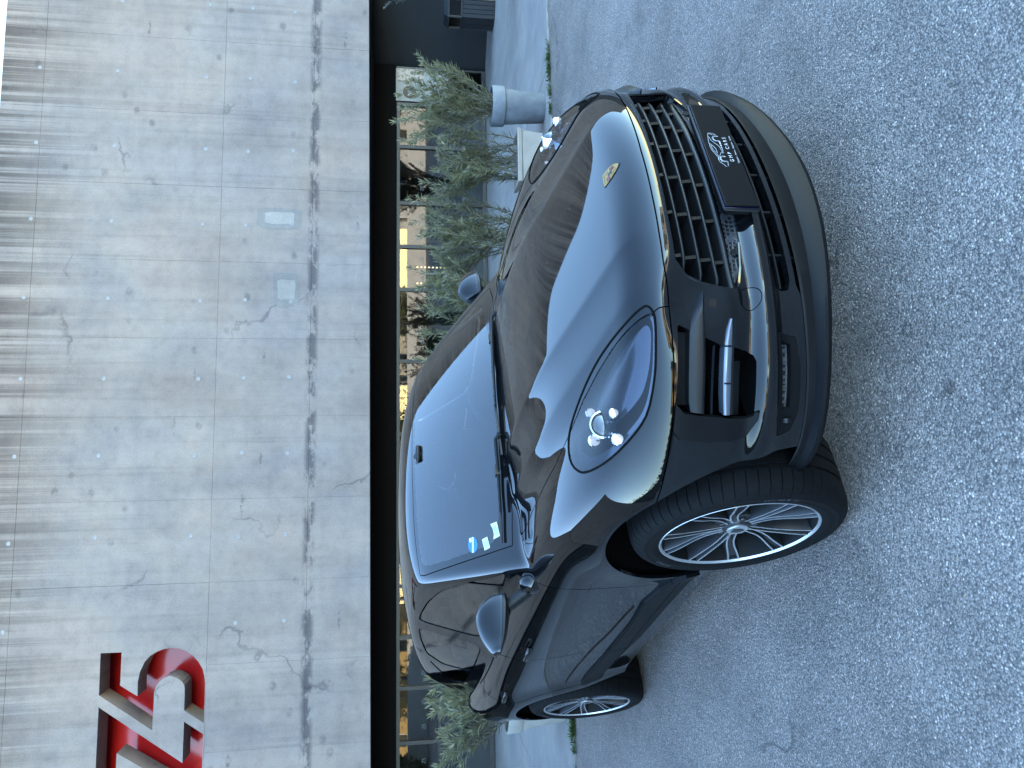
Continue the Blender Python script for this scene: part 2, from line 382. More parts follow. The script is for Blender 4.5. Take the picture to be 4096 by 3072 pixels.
# ------------------------------------------------------------------ setting: ground, pavement
def curb_y(x): return 4.41+.0484*(x-.5)
g = MB()
xs = np.linspace(-60, 60, 25); ys = [-90, -60, -40, -25, -15, -10, -6, -3, 0, 3, 6, 12, 30]
g.loft([[(x, y, 0) for x in xs] for y in ys])
o = g.obj('asphalt_ground', asphalt); tag(o, 'grey exposed-aggregate asphalt of the parking area', None, None, 'structure')
pv = thing('pavement', 'smooth bluish concrete pavement in front of the storefront', None, (0, 4.4, 0)); tag(pv, kind='structure')
jx = [-30, -24, -17, -12.3, -9.6, -6.9, -4.2, -1.5, 1.2, 3.9, 6.6, 9.3, 12, 17, 24, 32]
for i in range(len(jx)-1):
    a, b = jx[i]+.005, jx[i+1]-.005
    for (ya, yb) in ((None, 7.7), (7.71, 10.58)):
        y0a, y0b = (curb_y(a), curb_y(b)) if ya is None else (ya, ya)
        zt = .02+random.uniform(-.0008, .0008)
        V = [(a, y0a, -.05), (b, y0b, -.05), (b, yb, -.05), (a, yb, -.05), (a, y0a, zt), (b, y0b, zt), (b, yb, zt), (a, yb, zt)]
        V = [(x, y-4.4, z) for x, y, z in V]
        mesh_obj('paving_slab', V, [(3, 2, 1, 0), (4, 5, 6, 7), (0, 1, 5, 4), (1, 2, 6, 5), (2, 3, 7, 6), (3, 0, 4, 7)], pave_m, pv)
# ------------------------------------------------------------------ building
bld = thing('concrete_building', 'fair-faced concrete facade with recessed red number sign above a dark glazed storefront', 'building', (0, 9.0, 0))
BY = 9.0
KS = 12.07/8.07
fx = lambda x: -.644+KS*(x+.644)
fz = lambda z: 1.627+KS*(z-1.627)
def P_(mb, name, mat, parent=bld, **k):
    mb.V = [(x, y-BY, z) for x, y, z in mb.V] if parent is bld else mb.V
    return mb.obj(name, mat, parent, **k)
jz = [fz(q) for q in (1.975, 2.60, 3.555, 5.39, 5.80)]
cols = [4.19+.83*k for k in range(34, -1, -1)]+[3.34, 2.52, 1.69, .86, .04, -.81, -1.64]
cols += [-2.44-.83*k for k in range(34)]
cols = sorted(fx(c) for c in cols if -17 < c < 24)
def zbot(x): return fz(1.976)+.0072*(x-1.07)
SX = fx(-1.64)
for i in range(len(cols)-1):
    a, b = cols[i]+.0007, cols[i+1]-.0007
    for j in range(4):
        z0, z1 = jz[j]+.0008, jz[j+1]-.0008
        if j == 2 and b < SX+.01: continue
        d = random.uniform(-.001, .001); t = random.uniform(-.001, .001)
        za, zb_ = (zbot(a), zbot(b)) if j == 0 else (z0, z0)
        c = .0022
        V = [(a, d+c, za), (b, d+t+c, zb_), (b, d+t+c, z1), (a, d+c, z1), (a, .22, za), (b, .22, zb_), (b, .22, z1), (a, .22, z1),
             (a+c, d, za+c), (b-c, d+t, zb_+c), (b-c, d+t, z1-c), (a+c, d, z1-c)]
        F = [(8, 9, 10, 11), (0, 1, 9, 8), (1, 2, 10, 9), (2, 3, 11, 10), (3, 0, 8, 11), (1, 0, 4, 5), (2, 1, 5, 6), (3, 2, 6, 7), (0, 3, 7, 4), (4, 7, 6, 5)]
        mesh_obj('concrete_panel', V, F, concrete, bld)
# panel with the cut-out sign
A5 = [(-2.278, 4.513), (-2.279, 4.319), (-2.591, 4.32), (-2.701, 4.156), (-2.563, 4.158), (-2.471, 4.141), (-2.38, 4.102), (-2.326, 4.053), (-2.291, 3.996), (-2.266, 3.923), (-2.257, 3.849), (-2.271, 3.774), (-2.299, 3.711), (-2.347, 3.648), (-2.406, 3.596), (-2.471, 3.559), (-2.547, 3.536), (-2.623, 3.527), (-2.99, 3.528), (-2.861, 3.717), (-2.662, 3.718), (-2.618, 3.725), (-2.586, 3.745), (-2.552, 3.789), (-2.534, 3.833), (-2.529, 3.864), (-2.537, 3.9), (-2.557, 3.937), (-2.586, 3.966), (-2.622, 3.989), (-2.671, 4.002), (-3.029, 4.007), (-2.672, 4.509)]
BZ = [(-2.784, 4.507), (-3.351, 3.716), (-2.966, 3.714), (-3.094, 3.531), (-4.30, 3.53), (-4.10, 3.72), (-3.60, 3.72), (-3.218, 4.324), (-4.02, 4.324), (-3.90, 4.507)]
sh = lambda P: [(fx(x), fz(z+.036)) for x, z in P]
def fill_panel(name, outer, holes, y0, th, mat, parent):
    cu = bpy.data.curves.new(name, 'CURVE'); cu.dimensions = '2D'; cu.fill_mode = 'BOTH'; cu.extrude = th/2
    for poly in [outer]+holes:
        s = cu.splines.new('POLY'); s.points.add(len(poly)-1); s.use_cyclic_u = True
        for q, (x, z) in zip(s.points, poly): q.co = (x, z, 0, 1)
    t = bpy.data.objects.new(name, cu); COL.objects.link(t)
    dg = bpy.context.evaluated_depsgraph_get(); me = bpy.data.meshes.new_from_object(t.evaluated_get(dg)); bpy.data.objects.remove(t)
    V = [(v.co.x, y0+th/2-v.co.z, v.co.y) for v in me.vertices]; F = [tuple(p.vertices) for p in me.polygons]
    o = mesh_obj(name, V, F, mat, parent)
    return o
xl = [c for c in cols if c < fx(-4.6)][-1]
z0s, z1s = jz[2]+.002, jz[3]-.002
fill_panel('concrete_panel', [(xl+.002, z0s), (SX-.002, z0s), (SX-.002, z1s), (xl+.002, z1s)], [sh(A5), sh(BZ)], 0, .40, concrete, bld)
cl = [c for c in cols if c <= xl]
for a, b in zip(cl[:-1], cl[1:]): P_(MB().b(a+.002, b-.002, BY, BY+.22, z0s, z1s), 'concrete_panel', concrete)
m = MB(); m.b(xl, SX-.03, BY+.64, BY+.66, fz(3.42), fz(4.50)+.16); P_(m, 'red_back_panel', red_m)
m = MB(); m.b(xl, SX-.02, BY+.80, BY+.82, fz(3.32), fz(5.5)); P_(m, 'cavity_back', void)
m = MB()  # concrete core behind the panels (visible in the joints), void behind the sign
X0, X1 = cols[0]+.2, cols[-1]-.2
m.b(X0, X1, BY+.006, BY+.24, fz(1.976)+.08, jz[1]-.001); m.b(X0, X1, BY+.0062, BY+.24, jz[1]+.001, jz[2]-.001)
m.b(SX+.001, X1, BY+.0061, BY+.24, jz[2]+.001, jz[3]-.001); m.b(X0, X1, BY+.0063, BY+.24, jz[3]+.001, jz[4]-.01)
P_(m, 'wall_core', concrete)
zs0, zs1 = fz(3.30), fz(5.52); zb0 = fz(1.985)
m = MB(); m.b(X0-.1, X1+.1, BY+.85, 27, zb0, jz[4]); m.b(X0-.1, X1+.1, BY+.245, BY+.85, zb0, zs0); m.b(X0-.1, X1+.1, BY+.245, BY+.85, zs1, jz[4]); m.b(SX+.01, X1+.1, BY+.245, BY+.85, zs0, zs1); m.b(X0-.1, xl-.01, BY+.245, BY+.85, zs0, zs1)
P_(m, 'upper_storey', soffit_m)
# tie holes
for x in [4.6, 3.77, 2.95, 2.11, 1.28, .45, -.36, -1.18, -2.05, 5.43, -3.7]:
    for z in (5.434, 4.647, 3.739, 3.281, 2.811):
        if x < -1.7 and 3.5 < z < 4.7: continue
        jx_, jz_ = fx(x)+random.uniform(-.03, .03), fz(z)+random.uniform(-.02, .02)
        mb = MB(); Mx = Matrix.Translation((jx_, -.003, jz_)) @ Matrix.Rotation(R(90), 4, 'X')
        mb.lathe([(.0005, -.002), (.021, .001), (.025, .0035), (.029, .0005), (.033, -.004)], 14, Mx)
        mb.obj('tie_hole_plug', MATS.setdefault('plug', simple('plug_mortar', (.215, .21, .21), .8)) if 'plug' not in MATS else MATS['plug'], bld, True)
# repaired squares on the facade
for (cx, cz, w, h, col, nm) in [(2.19, 2.94, .17, .40, (.225, .205, .195), 'repair_patch'), (1.40, 2.86, .28, .24, (.220, .202, .190), 'repair_patch')]:
    mm = concrete_mat('repair_mortar_%d' % int(cx*10), col, False, .85); cx, cz, w, h = fx(cx), fz(cz), w*KS*.8, h*KS*.8
    pts = [(cx+w/2*math.copysign(abs(math.cos(t))**.35, math.cos(t))*random.uniform(.9, 1.05), cz+h/2*math.copysign(abs(math.sin(t))**.35, math.sin(t))*random.uniform(.9, 1.05)) for t in np.linspace(0, 2*math.pi, 22, endpoint=False)]
    mesh_obj(nm, [(x, -.0045, z) for x, z in pts], [tuple(range(22))], mm, bld)
    hp = [(cx+(x-cx)*1.75+random.uniform(-.02, .02), cz+(z-cz)*1.5+random.uniform(-.02, .02)) for x, z in pts]
    mesh_obj('repair_wash', [(x, -.0028, z) for x, z in hp], [tuple(range(22))], MATS['wash'] if 'wash' in MATS else concrete_mat('wash', (.158, .146, .142), False, .8), bld)
# ------------------------------------------------------------------ storefront
GY = 10.6
xsM = [-29.8, -26.5, -23.5, -20.5, -17.5, -14.5, -11.2, -9.0, -7.6, -6.3, -5.157, -4.25, -3.39, -2.52, -1.17, .184, 1.503, 2.85, 3.676, 4.52, 5.635, 6.49, 7.25]
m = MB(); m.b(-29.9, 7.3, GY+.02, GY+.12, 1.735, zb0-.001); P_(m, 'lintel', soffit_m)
zz = text_proto = None
for i in range(len(xsM)-1):
    a, b = xsM[i], xsM[i+1]
    w = thing('window', None, None, ((a+b)/2, GY-BY, 0)); w.parent = bld
    hw = (b-a)/2; fwid = .032
    m = MB(); m.b(-hw, -hw+fwid, -.03, .05, .03, 1.733); m.b(hw-fwid, hw, -.03, .05, .03, 1.733)
    m.b(-hw+fwid, hw-fwid, -.028, .048, 1.675, 1.732); m.b(-hw+fwid, hw-fwid, -.028, .048, .031, .10)
    m.obj('frame', frame_m, w)
    m = MB(); m.b(-hw+fwid+.001, hw-fwid-.001, .006, .016, .101, 1.674)
    mesh_obj('pane', [(-hw+fwid, .01, .10), (hw-fwid, .01, .10), (hw-fwid, .01, 1.675), (-hw+fwid, .01, 1.675)], [(0, 1, 2, 3)], store_glass, w)
    if i < len(xsM)-2 and hw > .3:
        for (dx, dz) in [(-hw*.45, 1.26), (-hw*.45, .86), (hw*.45, 1.26), (hw*.45, .86)]:
            zz = text_mesh('lettering', 'Z5', .085, MATS['decal'] if 'decal' in MATS else simple('decal', (.09, .10, .10), .5), w,
                           Matrix.Translation((dx, .006, dz)) @ Matrix.Rotation(R(90), 4, 'X'), 0, spacing=.95)
# dark return wall on the right, at 45 degrees
m = MB(); V = [(7.26, 10.72), (9.0, 9.02), (9.15, 9.17), (7.42, 10.85)]
m.prism(V, lambda p: (p[0], p[1], .0), lambda p: (p[0], p[1], zb0-.002)); P_(m, 'return_wall', dark_wall)
m = MB(); m.b(9.16, 32.3, 9.1, 9.3, 0, zb0-.002); P_(m, 'return_wall', dark_wall)
# shop interior
m = MB(); m.b(-29.9, 12, 16.4, 16.5, 0, zb0-.002); m.b(-30, -29.9, GY+.1, 16.5, 0, zb0-.002); m.b(7.45, 7.55, GY+.25, 16.5, 0, zb0-.002); P_(m, 'interior_wall', interior_m)
m = MB(); m.b(-29.9, 7.5, GY+.06, 16.4, .0, .018); P_(m, 'interior_floor', simple('interior_tile', (.04, .043, .046), .3, noise=.1))
LBL = ['tall narrow wooden shelf inside the shop near the poster window', 'broad wooden shelf inside the shop right of the light strings', 'tall wooden shelf inside the shop behind the rear of the car', 'low broad wooden shelf inside the shop behind the cream pot', 'small wooden shelf inside the shop behind the car roof']
for (px_, pw_, py_, ph_) in [(5.0, .9, 13, 1.5), (2.2, 1.4, 14, 1.1), (-3.2, 1.3, 13.5, 1.3), (-6, 1.6, 13, .9), (.3, 1.0, 12.6, 1.0)]:
    m = MB(); m.b(px_-pw_/2, px_+pw_/2, py_, py_+.45, ph_-.05, ph_); m.b(px_-pw_/2, px_-pw_/2+.05, py_, py_+.45, .018, ph_-.05); m.b(px_+pw_/2-.05, px_+pw_/2, py_, py_+.45, .018, ph_-.05); m.b(px_-pw_/2+.05, px_+pw_/2-.05, py_+.1, py_+.4, ph_*.45, ph_*.45+.04)
    o = m.obj('display_shelf', simple('shelf_wood', (.12, .085, .055), .6) if 'shelf_wood' not in MATS else MATS['shelf_wood'])
    tag(o, LBL.pop(0), 'shelf', 'shelves inside the shop')
bulb_m = emit('warm_bulb', (1, .74, .36), .22)
for k, (lx, nb) in enumerate([(3.42, 9), (3.10, 7)]):
    t = thing('light_string', ['longer vertical string of small warm bulbs hanging behind the shop glass', 'shorter vertical string of small warm bulbs hanging behind the shop glass'][k], 'light string', (lx, 11.1, 2.18))
    MB().tube([(0, 0, 0), (0, 0, -.80-.075*nb)], .004, 5).obj('cable', frame_m, t)
    # each bulb its own piece
    for q in range(nb):
        mm = MB(); mm.lathe([(.0005, .02), (.010, .012), (.015, 0), (.010, -.012), (.0005, -.017)], 8, Matrix.Translation((0.012, -.005, -.84-.075*q))); mm.obj('bulb', bulb_m, t, True)
# poster in the end window
def photo_mat():
    mm, n, l, b = nt('poster_photo'); tc = n.new('ShaderNodeTexCoord')
    t = n.new('ShaderNodeTexNoise'); t.inputs['Scale'].default_value = 7; t.inputs['Detail'].default_value = 7; l.new(tc.outputs['Object'], t.inputs['Vector'])
    r = n.new('ShaderNodeValToRGB'); e = r.color_ramp.elements; e.new(.5); e.new(.6)
    for q, (p, c) in zip(e, [(.38, (.05, .045, .04)), (.47, (.22, .16, .12)), (.54, (.40, .36, .31)), (.66, (.16, .09, .06))]): q.position = p; q.color = (*c, 1)
    l.new(t.outputs[0], r.inputs[0]); l.new(r.outputs[0], b.inputs['Base Color']); b.inputs['Roughness'].default_value = .3
    return mm
po = thing('poster', 'pale advertising poster with photograph and round dark emblem in the end window', 'poster', (6.87, GY-.06, .75))
MB().box((0, .012, .5), (.66, .012, 1.0)).obj('sheet', paper, po)
MB().box((.19, .004, .72), (.26, .003, .50)).obj('photograph', photo_mat(), po)
mb = MB(); mb.lathe([(.0005, .003), (.125, .003), (.127, 0)], 32, Matrix.Translation((-.145, .004, .74)) @ Matrix.Rotation(R(90), 4, 'X')); mb.obj('emblem', badge_black, po)
text_mesh('lettering', 'NM', .10, print_w, po, Matrix.Translation((-.145, -.0005, .74)) @ Matrix.Rotation(R(90), 4, 'X'), .0004)
# ------------------------------------------------------------------ car: implicit body surface (x forward, Y = |y|, z up, front axle at x = 0)
def spl(xs,ys):
    xs=np.array(xs,float);ys=np.array(ys,float);n=len(xs);h=np.diff(xs)
    A=np.zeros((n,n));b=np.zeros(n);A[0,0]=A[-1,-1]=1
    for i in range(1,n-1):
        A[i,i-1]=h[i-1];A[i,i]=2*(h[i-1]+h[i]);A[i,i+1]=h[i]
        b[i]=3*((ys[i+1]-ys[i])/h[i]-(ys[i]-ys[i-1])/h[i-1])
    c=np.linalg.solve(A,b);d=np.diff(c)/(3*h);bb=np.diff(ys)/h-h*(2*c[:-1]+c[1:])/3
    def f(x):
        x=np.clip(x,xs[0]-.3,xs[-1]+.3)
        i=np.clip(np.searchsorted(xs,x)-1,0,n-2);t=x-xs[i]
        lo=np.minimum(t,0);hi=np.maximum(x-xs[-1],0)
        r=ys[i]+t*(bb[i]+t*(c[i]+t*d[i]))
        e=ys[0]+bb[0]*(x-xs[0])
        s2=bb[-1]+h[-1]*(2*c[-2]+h[-1]*3*d[-1])
        g=ys[-1]+s2*(x-xs[-1])
        return np.where(x<xs[0],e,np.where(x>xs[-1],g,r))
    return f
def smax(a,b,k):
    h=np.maximum(k-np.abs(a-b),0)/k
    return np.maximum(a,b)+h*h*h*k/6
def smin(a,b,k): return -smax(-a,-b,k)
Wz=spl([.15,.35,.5,.65,.8,.92,1.0,1.08,1.14,1.2],[.83,.885,.92,.938,.945,.944,.930,.897,.855,.80])
Hc=spl([-.9,-.5,-.2,.0,.2,.35,.55,.7,.8,.9,1.0],[1.192,1.182,1.163,1.138,1.098,1.058,1.003,.962,.932,.895,.85])
XF=spl([.2,.3,.4,.455,.490,.52,.56,.6,.7,.8,.85,.9,1.0,1.1],[.80,.82,.838,.852,.882,.884,.862,.868,.896,.916,.906,.884,.84,.80])
C2=spl([.2,.55,.82,1.1],[.27,.30,.42,.52])
def sig(t): return 1/(1+np.exp(-np.clip(t,-40,40)))
def crease(t,L):
    s=.0045; t=np.where(t/s>30,t,s*np.log1p(np.exp(np.minimum(t/s,30)))); return 1-np.exp(-t/L)
def W(x,z):
    w=Wz(z)
    w=w-.022*np.exp(-((x+1.45)/.78)**4)*np.exp(-((z-.60)/.17)**2)
    for xc in(0.,-2.895):
        r=np.hypot(x-xc,z-.38)
        dd=r-.48
        w=w+.027*np.exp(-(dd/np.where(dd<0,.2,.13))**2)
    w=w+.016*np.exp(-((x+2.75)/.45)**2)*np.exp(-((z-1.0)/.12)**2)
    w=w-.17*np.maximum(z-.81,0)*sig((x-.12)/.10)
    w=w-.22*np.maximum(x-.1,0)**2-.16*np.maximum(-x-3.05,0)**2
    return w
def H(x,Y):
    h=Hc(x)-.045*Y**2-.03*(Y/.9)**6
    h=h-.016*crease(Y-.355+.05*x,.085)-.008*crease(Y-.56+.10*np.maximum(x,0),.05)-.008*np.exp(-((Y-.66+.06*np.maximum(x,0))/.075)**2)
    return h
def FX(Y,z): return XF(z)-C2(z)*Y**2-.2*Y**4-.34*(z-.70)*np.exp(-((Y-.54)/.085)**2)*np.exp(-((z-.70)/.11)**4)
def xb(Y): return -.40-.33*Y**2
def f_ws(x,Y,z):
    d=xb(Y)-x
    return (z-(1.15+.60*d-.06*d*d))*.86
def f_sg(x,Y,z):
    return (Y-(.836-.415*(z-1.15)-.10*(z-1.15)**2-.05*np.maximum(-x-2.0,0)**2))*.92
def f_roof(x,Y,z):
    u=x+1.75
    return z-(1.657-np.where(u<0,.055,.085)*u*u-.10*Y**2-.22*Y**4)
def f_rg(x,Y,z): return (-x-(3.34+.75*(1.55-z)-.25*Y**2))*.8
def low(x,Y,z):
    s=Y-W(x,z);fr=(x-FX(Y,z))*.9;t=z-H(x,Y);re=-x-(3.93-.02*Y-.3*Y**4-.3*np.maximum(z-.9,0))
    a=smax(s,fr,.16);a=smax(a,re,.25)
    a=smax(a,t,.10)
    return smax(a,.20-z,.02)
def gh(x,Y,z):
    a=smax(f_ws(x,Y,z),f_sg(x,Y,z),.05)
    b=smax(f_roof(x,Y,z),f_rg(x,Y,z),.12)
    a=smax(a,f_rg(x,Y,z),.08)
    a=smax(a,f_roof(x,Y,z),.075)
    return smax(smax(a,b,.02),1.08-z,.01)
def body(P):
    x=P[...,0];Y=np.sqrt(P[...,1]**2+1e-12);z=P[...,2]
    return smin(low(x,Y,z),gh(x,Y,z),.025)

def grad(P, fn, h=1e-3):
    g = np.empty_like(P)
    for k in range(3):
        d = np.zeros(3); d[k] = h; g[:, k] = (fn(P+d)-fn(P-d))/(2*h)
    return g
def newton(P, fn, it=3, lim=.01):
    for _ in range(it):
        g = grad(P, fn); v = fn(P); s = v/np.maximum((g*g).sum(1), .05); P = P-np.clip(s, -lim, lim)[:, None]*g
    return P
def surface_nets(fn, lo, hi, h, relax=2):
    lo = np.array(lo, float); n = np.ceil((np.array(hi)-lo)/h).astype(int)+1
    H2 = 4; cs = [np.arange(0, k, H2) for k in n]
    G = np.stack(np.meshgrid(*[lo[i]+cs[i]*h for i in range(3)], indexing='ij'), -1)
    cv = fn(G.reshape(-1, 3)).reshape(G.shape[:3])
    near = np.abs(cv) < h*H2*1.6
    vals = np.repeat(np.repeat(np.repeat(cv, H2, 0), H2, 1), H2, 2)[:n[0], :n[1], :n[2]].copy()
    nb = np.repeat(np.repeat(np.repeat(near, H2, 0), H2, 1), H2, 2)[:n[0], :n[1], :n[2]].copy()
    # widen the band by the coarse cell
    for ax in range(3):
        for _ in range(H2): nb[tuple(slice(1, None) if a == ax else slice(None) for a in range(3))] |= nb[tuple(slice(None, -1) if a == ax else slice(None) for a in range(3))].copy()
    idx = np.argwhere(nb); vals[nb] = fn(lo+idx*h)
    S = vals < 0
    c = np.zeros(tuple(n-1), int)
    for a in (0, 1):
        for b_ in (0, 1):
            for d in (0, 1): c += S[a:n[0]-1+a, b_:n[1]-1+b_, d:n[2]-1+d]
    act = (c > 0) & (c < 8); ci = np.argwhere(act); vid = -np.ones(tuple(n-1), int); vid[act] = np.arange(len(ci))
    acc = np.zeros((len(ci), 3)); cnt = np.zeros(len(ci))
    for ax in range(3):
        o1, o2 = [a for a in range(3) if a != ax]
        for a in (0, 1):
            for b_ in (0, 1):
                p0 = ci.copy(); p0[:, o1] += a; p0[:, o2] += b_; p1 = p0.copy(); p1[:, ax] += 1
                v0 = vals[tuple(p0.T)]; v1 = vals[tuple(p1.T)]; x = (v0 < 0) != (v1 < 0)
                t = np.where(x, v0/np.where(x, v0-v1, 1), 0); q = p0.astype(float); q[:, ax] += t
                acc[x] += q[x]; cnt[x] += 1
    V = lo+acc/cnt[:, None]*h
    F = []
    for ax in range(3):
        o1, o2 = [(1, 2), (2, 0), (0, 1)][ax]
        sl0 = [slice(None)]*3; sl1 = [slice(None)]*3; sl0[ax] = slice(0, n[ax]-1); sl1[ax] = slice(1, n[ax])
        for k in (o1, o2): sl0[k] = slice(1, n[k]-1); sl1[k] = slice(1, n[k]-1)
        a = S[tuple(sl0)]; b_ = S[tuple(sl1)]; e = np.argwhere(a != b_)
        st = a[tuple(e.T)]
        base = e.copy(); base[:, o1] += 1; base[:, o2] += 1
        def cell(d1, d2):
            q = base.copy(); q[:, o1] -= d1; q[:, o2] -= d2; return vid[tuple(q.T)]
        Q = np.stack([cell(1, 1), cell(0, 1), cell(0, 0), cell(1, 0)], 1)
        Q[~st] = Q[~st][:, ::-1]; F.append(Q)
    F = np.concatenate(F); F = F[(F >= 0).all(1)]
    V = newton(V, fn)
    for _ in range(relax):
        s = np.zeros_like(V); k = np.zeros(len(V))
        for i in range(4):
            a, b_ = F[:, i], F[:, (i+1) % 4]
            np.add.at(s, a, V[b_]); np.add.at(k, a, 1); np.add.at(s, b_, V[a]); np.add.at(k, b_, 1)
        av = s/np.maximum(k, 1)[:, None]; V = newton(V+.5*(av-V), fn, 2)
    return V, F
class SM:                                             # polygon mesh with surface normals
    def __init__(s, V, N, F): s.V, s.N, s.F = V, N, F
    def clip(s, f, keep_neg=True):
        f = f if keep_neg else -f
        V = s.V; newV = []; newN = []; cache = {}; out = []; base = len(V)
        for face in s.F:
            inn = [f[i] <= 0 for i in face]
            if all(inn): out.append(tuple(face)); continue
            if not any(inn): continue
            pol = []; m = len(face)
            for k in range(m):
                a, b_ = face[k], face[(k+1) % m]
                if f[a] <= 0: pol.append(a)
                if (f[a] <= 0) != (f[b_] <= 0):
                    key = (a, b_) if a < b_ else (b_, a)
                    if key not in cache:
                        t = f[key[0]]/(f[key[0]]-f[key[1]]); cache[key] = base+len(newV)
                        newV.append(V[key[0]]*(1-t)+V[key[1]]*t); q = s.N[key[0]]*(1-t)+s.N[key[1]]*t; newN.append(q/np.linalg.norm(q))
                    pol.append(cache[key])
            if len(pol) >= 3: out.append(tuple(pol))
        VV = np.concatenate([V, np.array(newV)]) if newV else V; NN = np.concatenate([s.N, np.array(newN)]) if newN else s.N
        used = np.unique(np.concatenate([np.array(q) for q in out])) if out else np.array([], int)
        mp = -np.ones(len(VV), int); mp[used] = np.arange(len(used))
        return SM(VV[used], NN[used], [tuple(mp[i] for i in q) for q in out])
    def split(s, fn, gap=.0022):                      # inside part, rest
        f = fn(s.V); return s.clip(f+gap), s.clip(f-gap, False)
    def offset(s, d): return SM(s.V+s.N*d, s.N, s.F)
    def mirror(s):
        return SM(s.V*[1, -1, 1], s.N*[1, -1, 1], [q[::-1] for q in s.F])
    def join(s, o): n = len(s.V); return SM(np.concatenate([s.V, o.V]), np.concatenate([s.N, o.N]), list(s.F)+[tuple(i+n for i in q) for q in o.F])
    def rim(s, t, skip=None):                         # turn the open edges inward so that the sheet has thickness
        cnt = {}
        for q in s.F:
            for k in range(len(q)):
                a, b_ = q[k], q[(k+1) % len(q)]; cnt[(a, b_)] = 1
        V = list(s.V); N = list(s.N); F = list(s.F)
        for (a, b_) in list(cnt):
            if (b_, a) in cnt: continue
            if skip is not None and skip(s.V[a]) and skip(s.V[b_]): continue
            pa, pb = s.V[a], s.V[b_]; na, nb_ = s.N[a], s.N[b_]
            nn = np.cross(pb-pa, na); L = np.linalg.norm(nn)
            if L < 1e-10: continue
            nn = nn/L; k = len(V); V += [pa, pb, pb-nb_*t, pa-na*t]; N += [nn]*4; F.append((k+1, k, k+3, k+2))
        return SM(np.array(V), np.array(N), F)
    def subdiv(s, fn):
        V = list(s.V); F = []; cache = {}
        def mid(a, b_):
            k = (a, b_) if a < b_ else (b_, a)
            if k not in cache: cache[k] = len(V); V.append((s.V[a]+s.V[b_])/2)
            return cache[k]
        for q in s.F:
            c = len(V); V.append(sum(s.V[i] for i in q)/len(q)); m = len(q)
            for k in range(m): F.append((q[k], mid(q[k], q[(k+1) % m]), c, mid(q[k-1], q[k])))
        V = newton(np.array(V), fn, 2, .004); g = grad(V, fn)
        return SM(V, g/np.linalg.norm(g, axis=1)[:, None], F)
    def obj(s, name, mat, parent=None):
        return mesh_obj(name, s.V, s.F, mat, parent, True, s.N)
def sdf(poly):
    P = np.array(poly, float)
    def f(q):
        q = np.asarray(q); d = np.full(len(q), 1e9); ins = np.zeros(len(q), bool)
        for i in range(len(P)):
            a, b_ = P[i], P[(i+1) % len(P)]; e = b_-a; w = q-a
            t = np.clip((w@e)/max(e@e, 1e-12), 0, 1); r = w-t[:, None]*e; d = np.minimum(d, (r*r).sum(1))
            c1 = q[:, 1] >= a[1]; c2 = q[:, 1] < b_[1]; cr = e[0]*w[:, 1]-e[1]*w[:, 0]
            ins ^= (c1 & c2 & (cr > 0)) | (~c1 & ~c2 & (cr < 0))
        d = np.sqrt(d); return np.where(ins, -d, d)
    return f
def smooth(P, n=6):                                   # closed Catmull-Rom through the points
    P = np.array(P, float); m = len(P); out = []
    for i in range(m):
        a, b_, c, d = P[i-1], P[i], P[(i+1) % m], P[(i+2) % m]
        for k in range(n):
            t = k/n; out.append(.5*(2*b_+(c-a)*t+(2*a-5*b_+4*c-d)*t*t+(3*b_-a-3*c+d)*t**3))
    return np.array(out)
def chaikin(P, n=2, r=.25):
    P = np.array(P, float)
    for _ in range(n):
        Q = np.roll(P, -1, 0); P = np.stack([P*(1-r)+Q*r, P*r+Q*(1-r)], 1).reshape(-1, 2)
    return P
def XZ(poly): f = sdf(poly); return lambda V: f(V[:, [0, 2]])
def XY(poly): f = sdf(poly); return lambda V: f(np.stack([V[:, 0], np.abs(V[:, 1])], 1))
def YZ(poly): f = sdf(poly); return lambda V: f(np.stack([np.abs(V[:, 1]), V[:, 2]], 1))
def AND(*fs): return lambda V: np.max([f(V) for f in fs], 0)
def OR(*fs): return lambda V: np.min([f(V) for f in fs], 0)
NOT = lambda f: (lambda V: -f(V))
lowV = lambda V: low(V[:, 0], np.sqrt(V[:, 1]**2+1e-12), V[:, 2])
ghV = lambda V: gh(V[:, 0], np.sqrt(V[:, 1]**2+1e-12), V[:, 2])
def bis(f, a, b_, it=45):                             # vectorised bisection, f(a)<0<f(b)
    a = np.array(a, float); b_ = np.array(b_, float)
    for _ in range(it):
        m_ = (a+b_)/2; v = f(m_) < 0; a = np.where(v, m_, a); b_ = np.where(v, b_, m_)
    return (a+b_)/2
def front_x(Y, z): Y = np.asarray(Y, float); z = np.asarray(z, float); return bis(lambda x: low(x, np.abs(Y)+1e-6, z+0*x), np.full(np.broadcast(Y, z).shape, -.3), np.full(np.broadcast(Y, z).shape, 1.3))
def side_y(x, z): x = np.asarray(x, float); return bis(lambda Y: low(x+0*Y, Y, z+0*Y), np.full(x.shape, .05), np.full(x.shape, 1.4))
def plan_r(th, z): th = np.asarray(th, float); return bis(lambda r: low(r*np.cos(th)-.3, np.abs(r*np.sin(th))+1e-6, z+0*r), np.full(th.shape, .1), np.full(th.shape, 2.2))

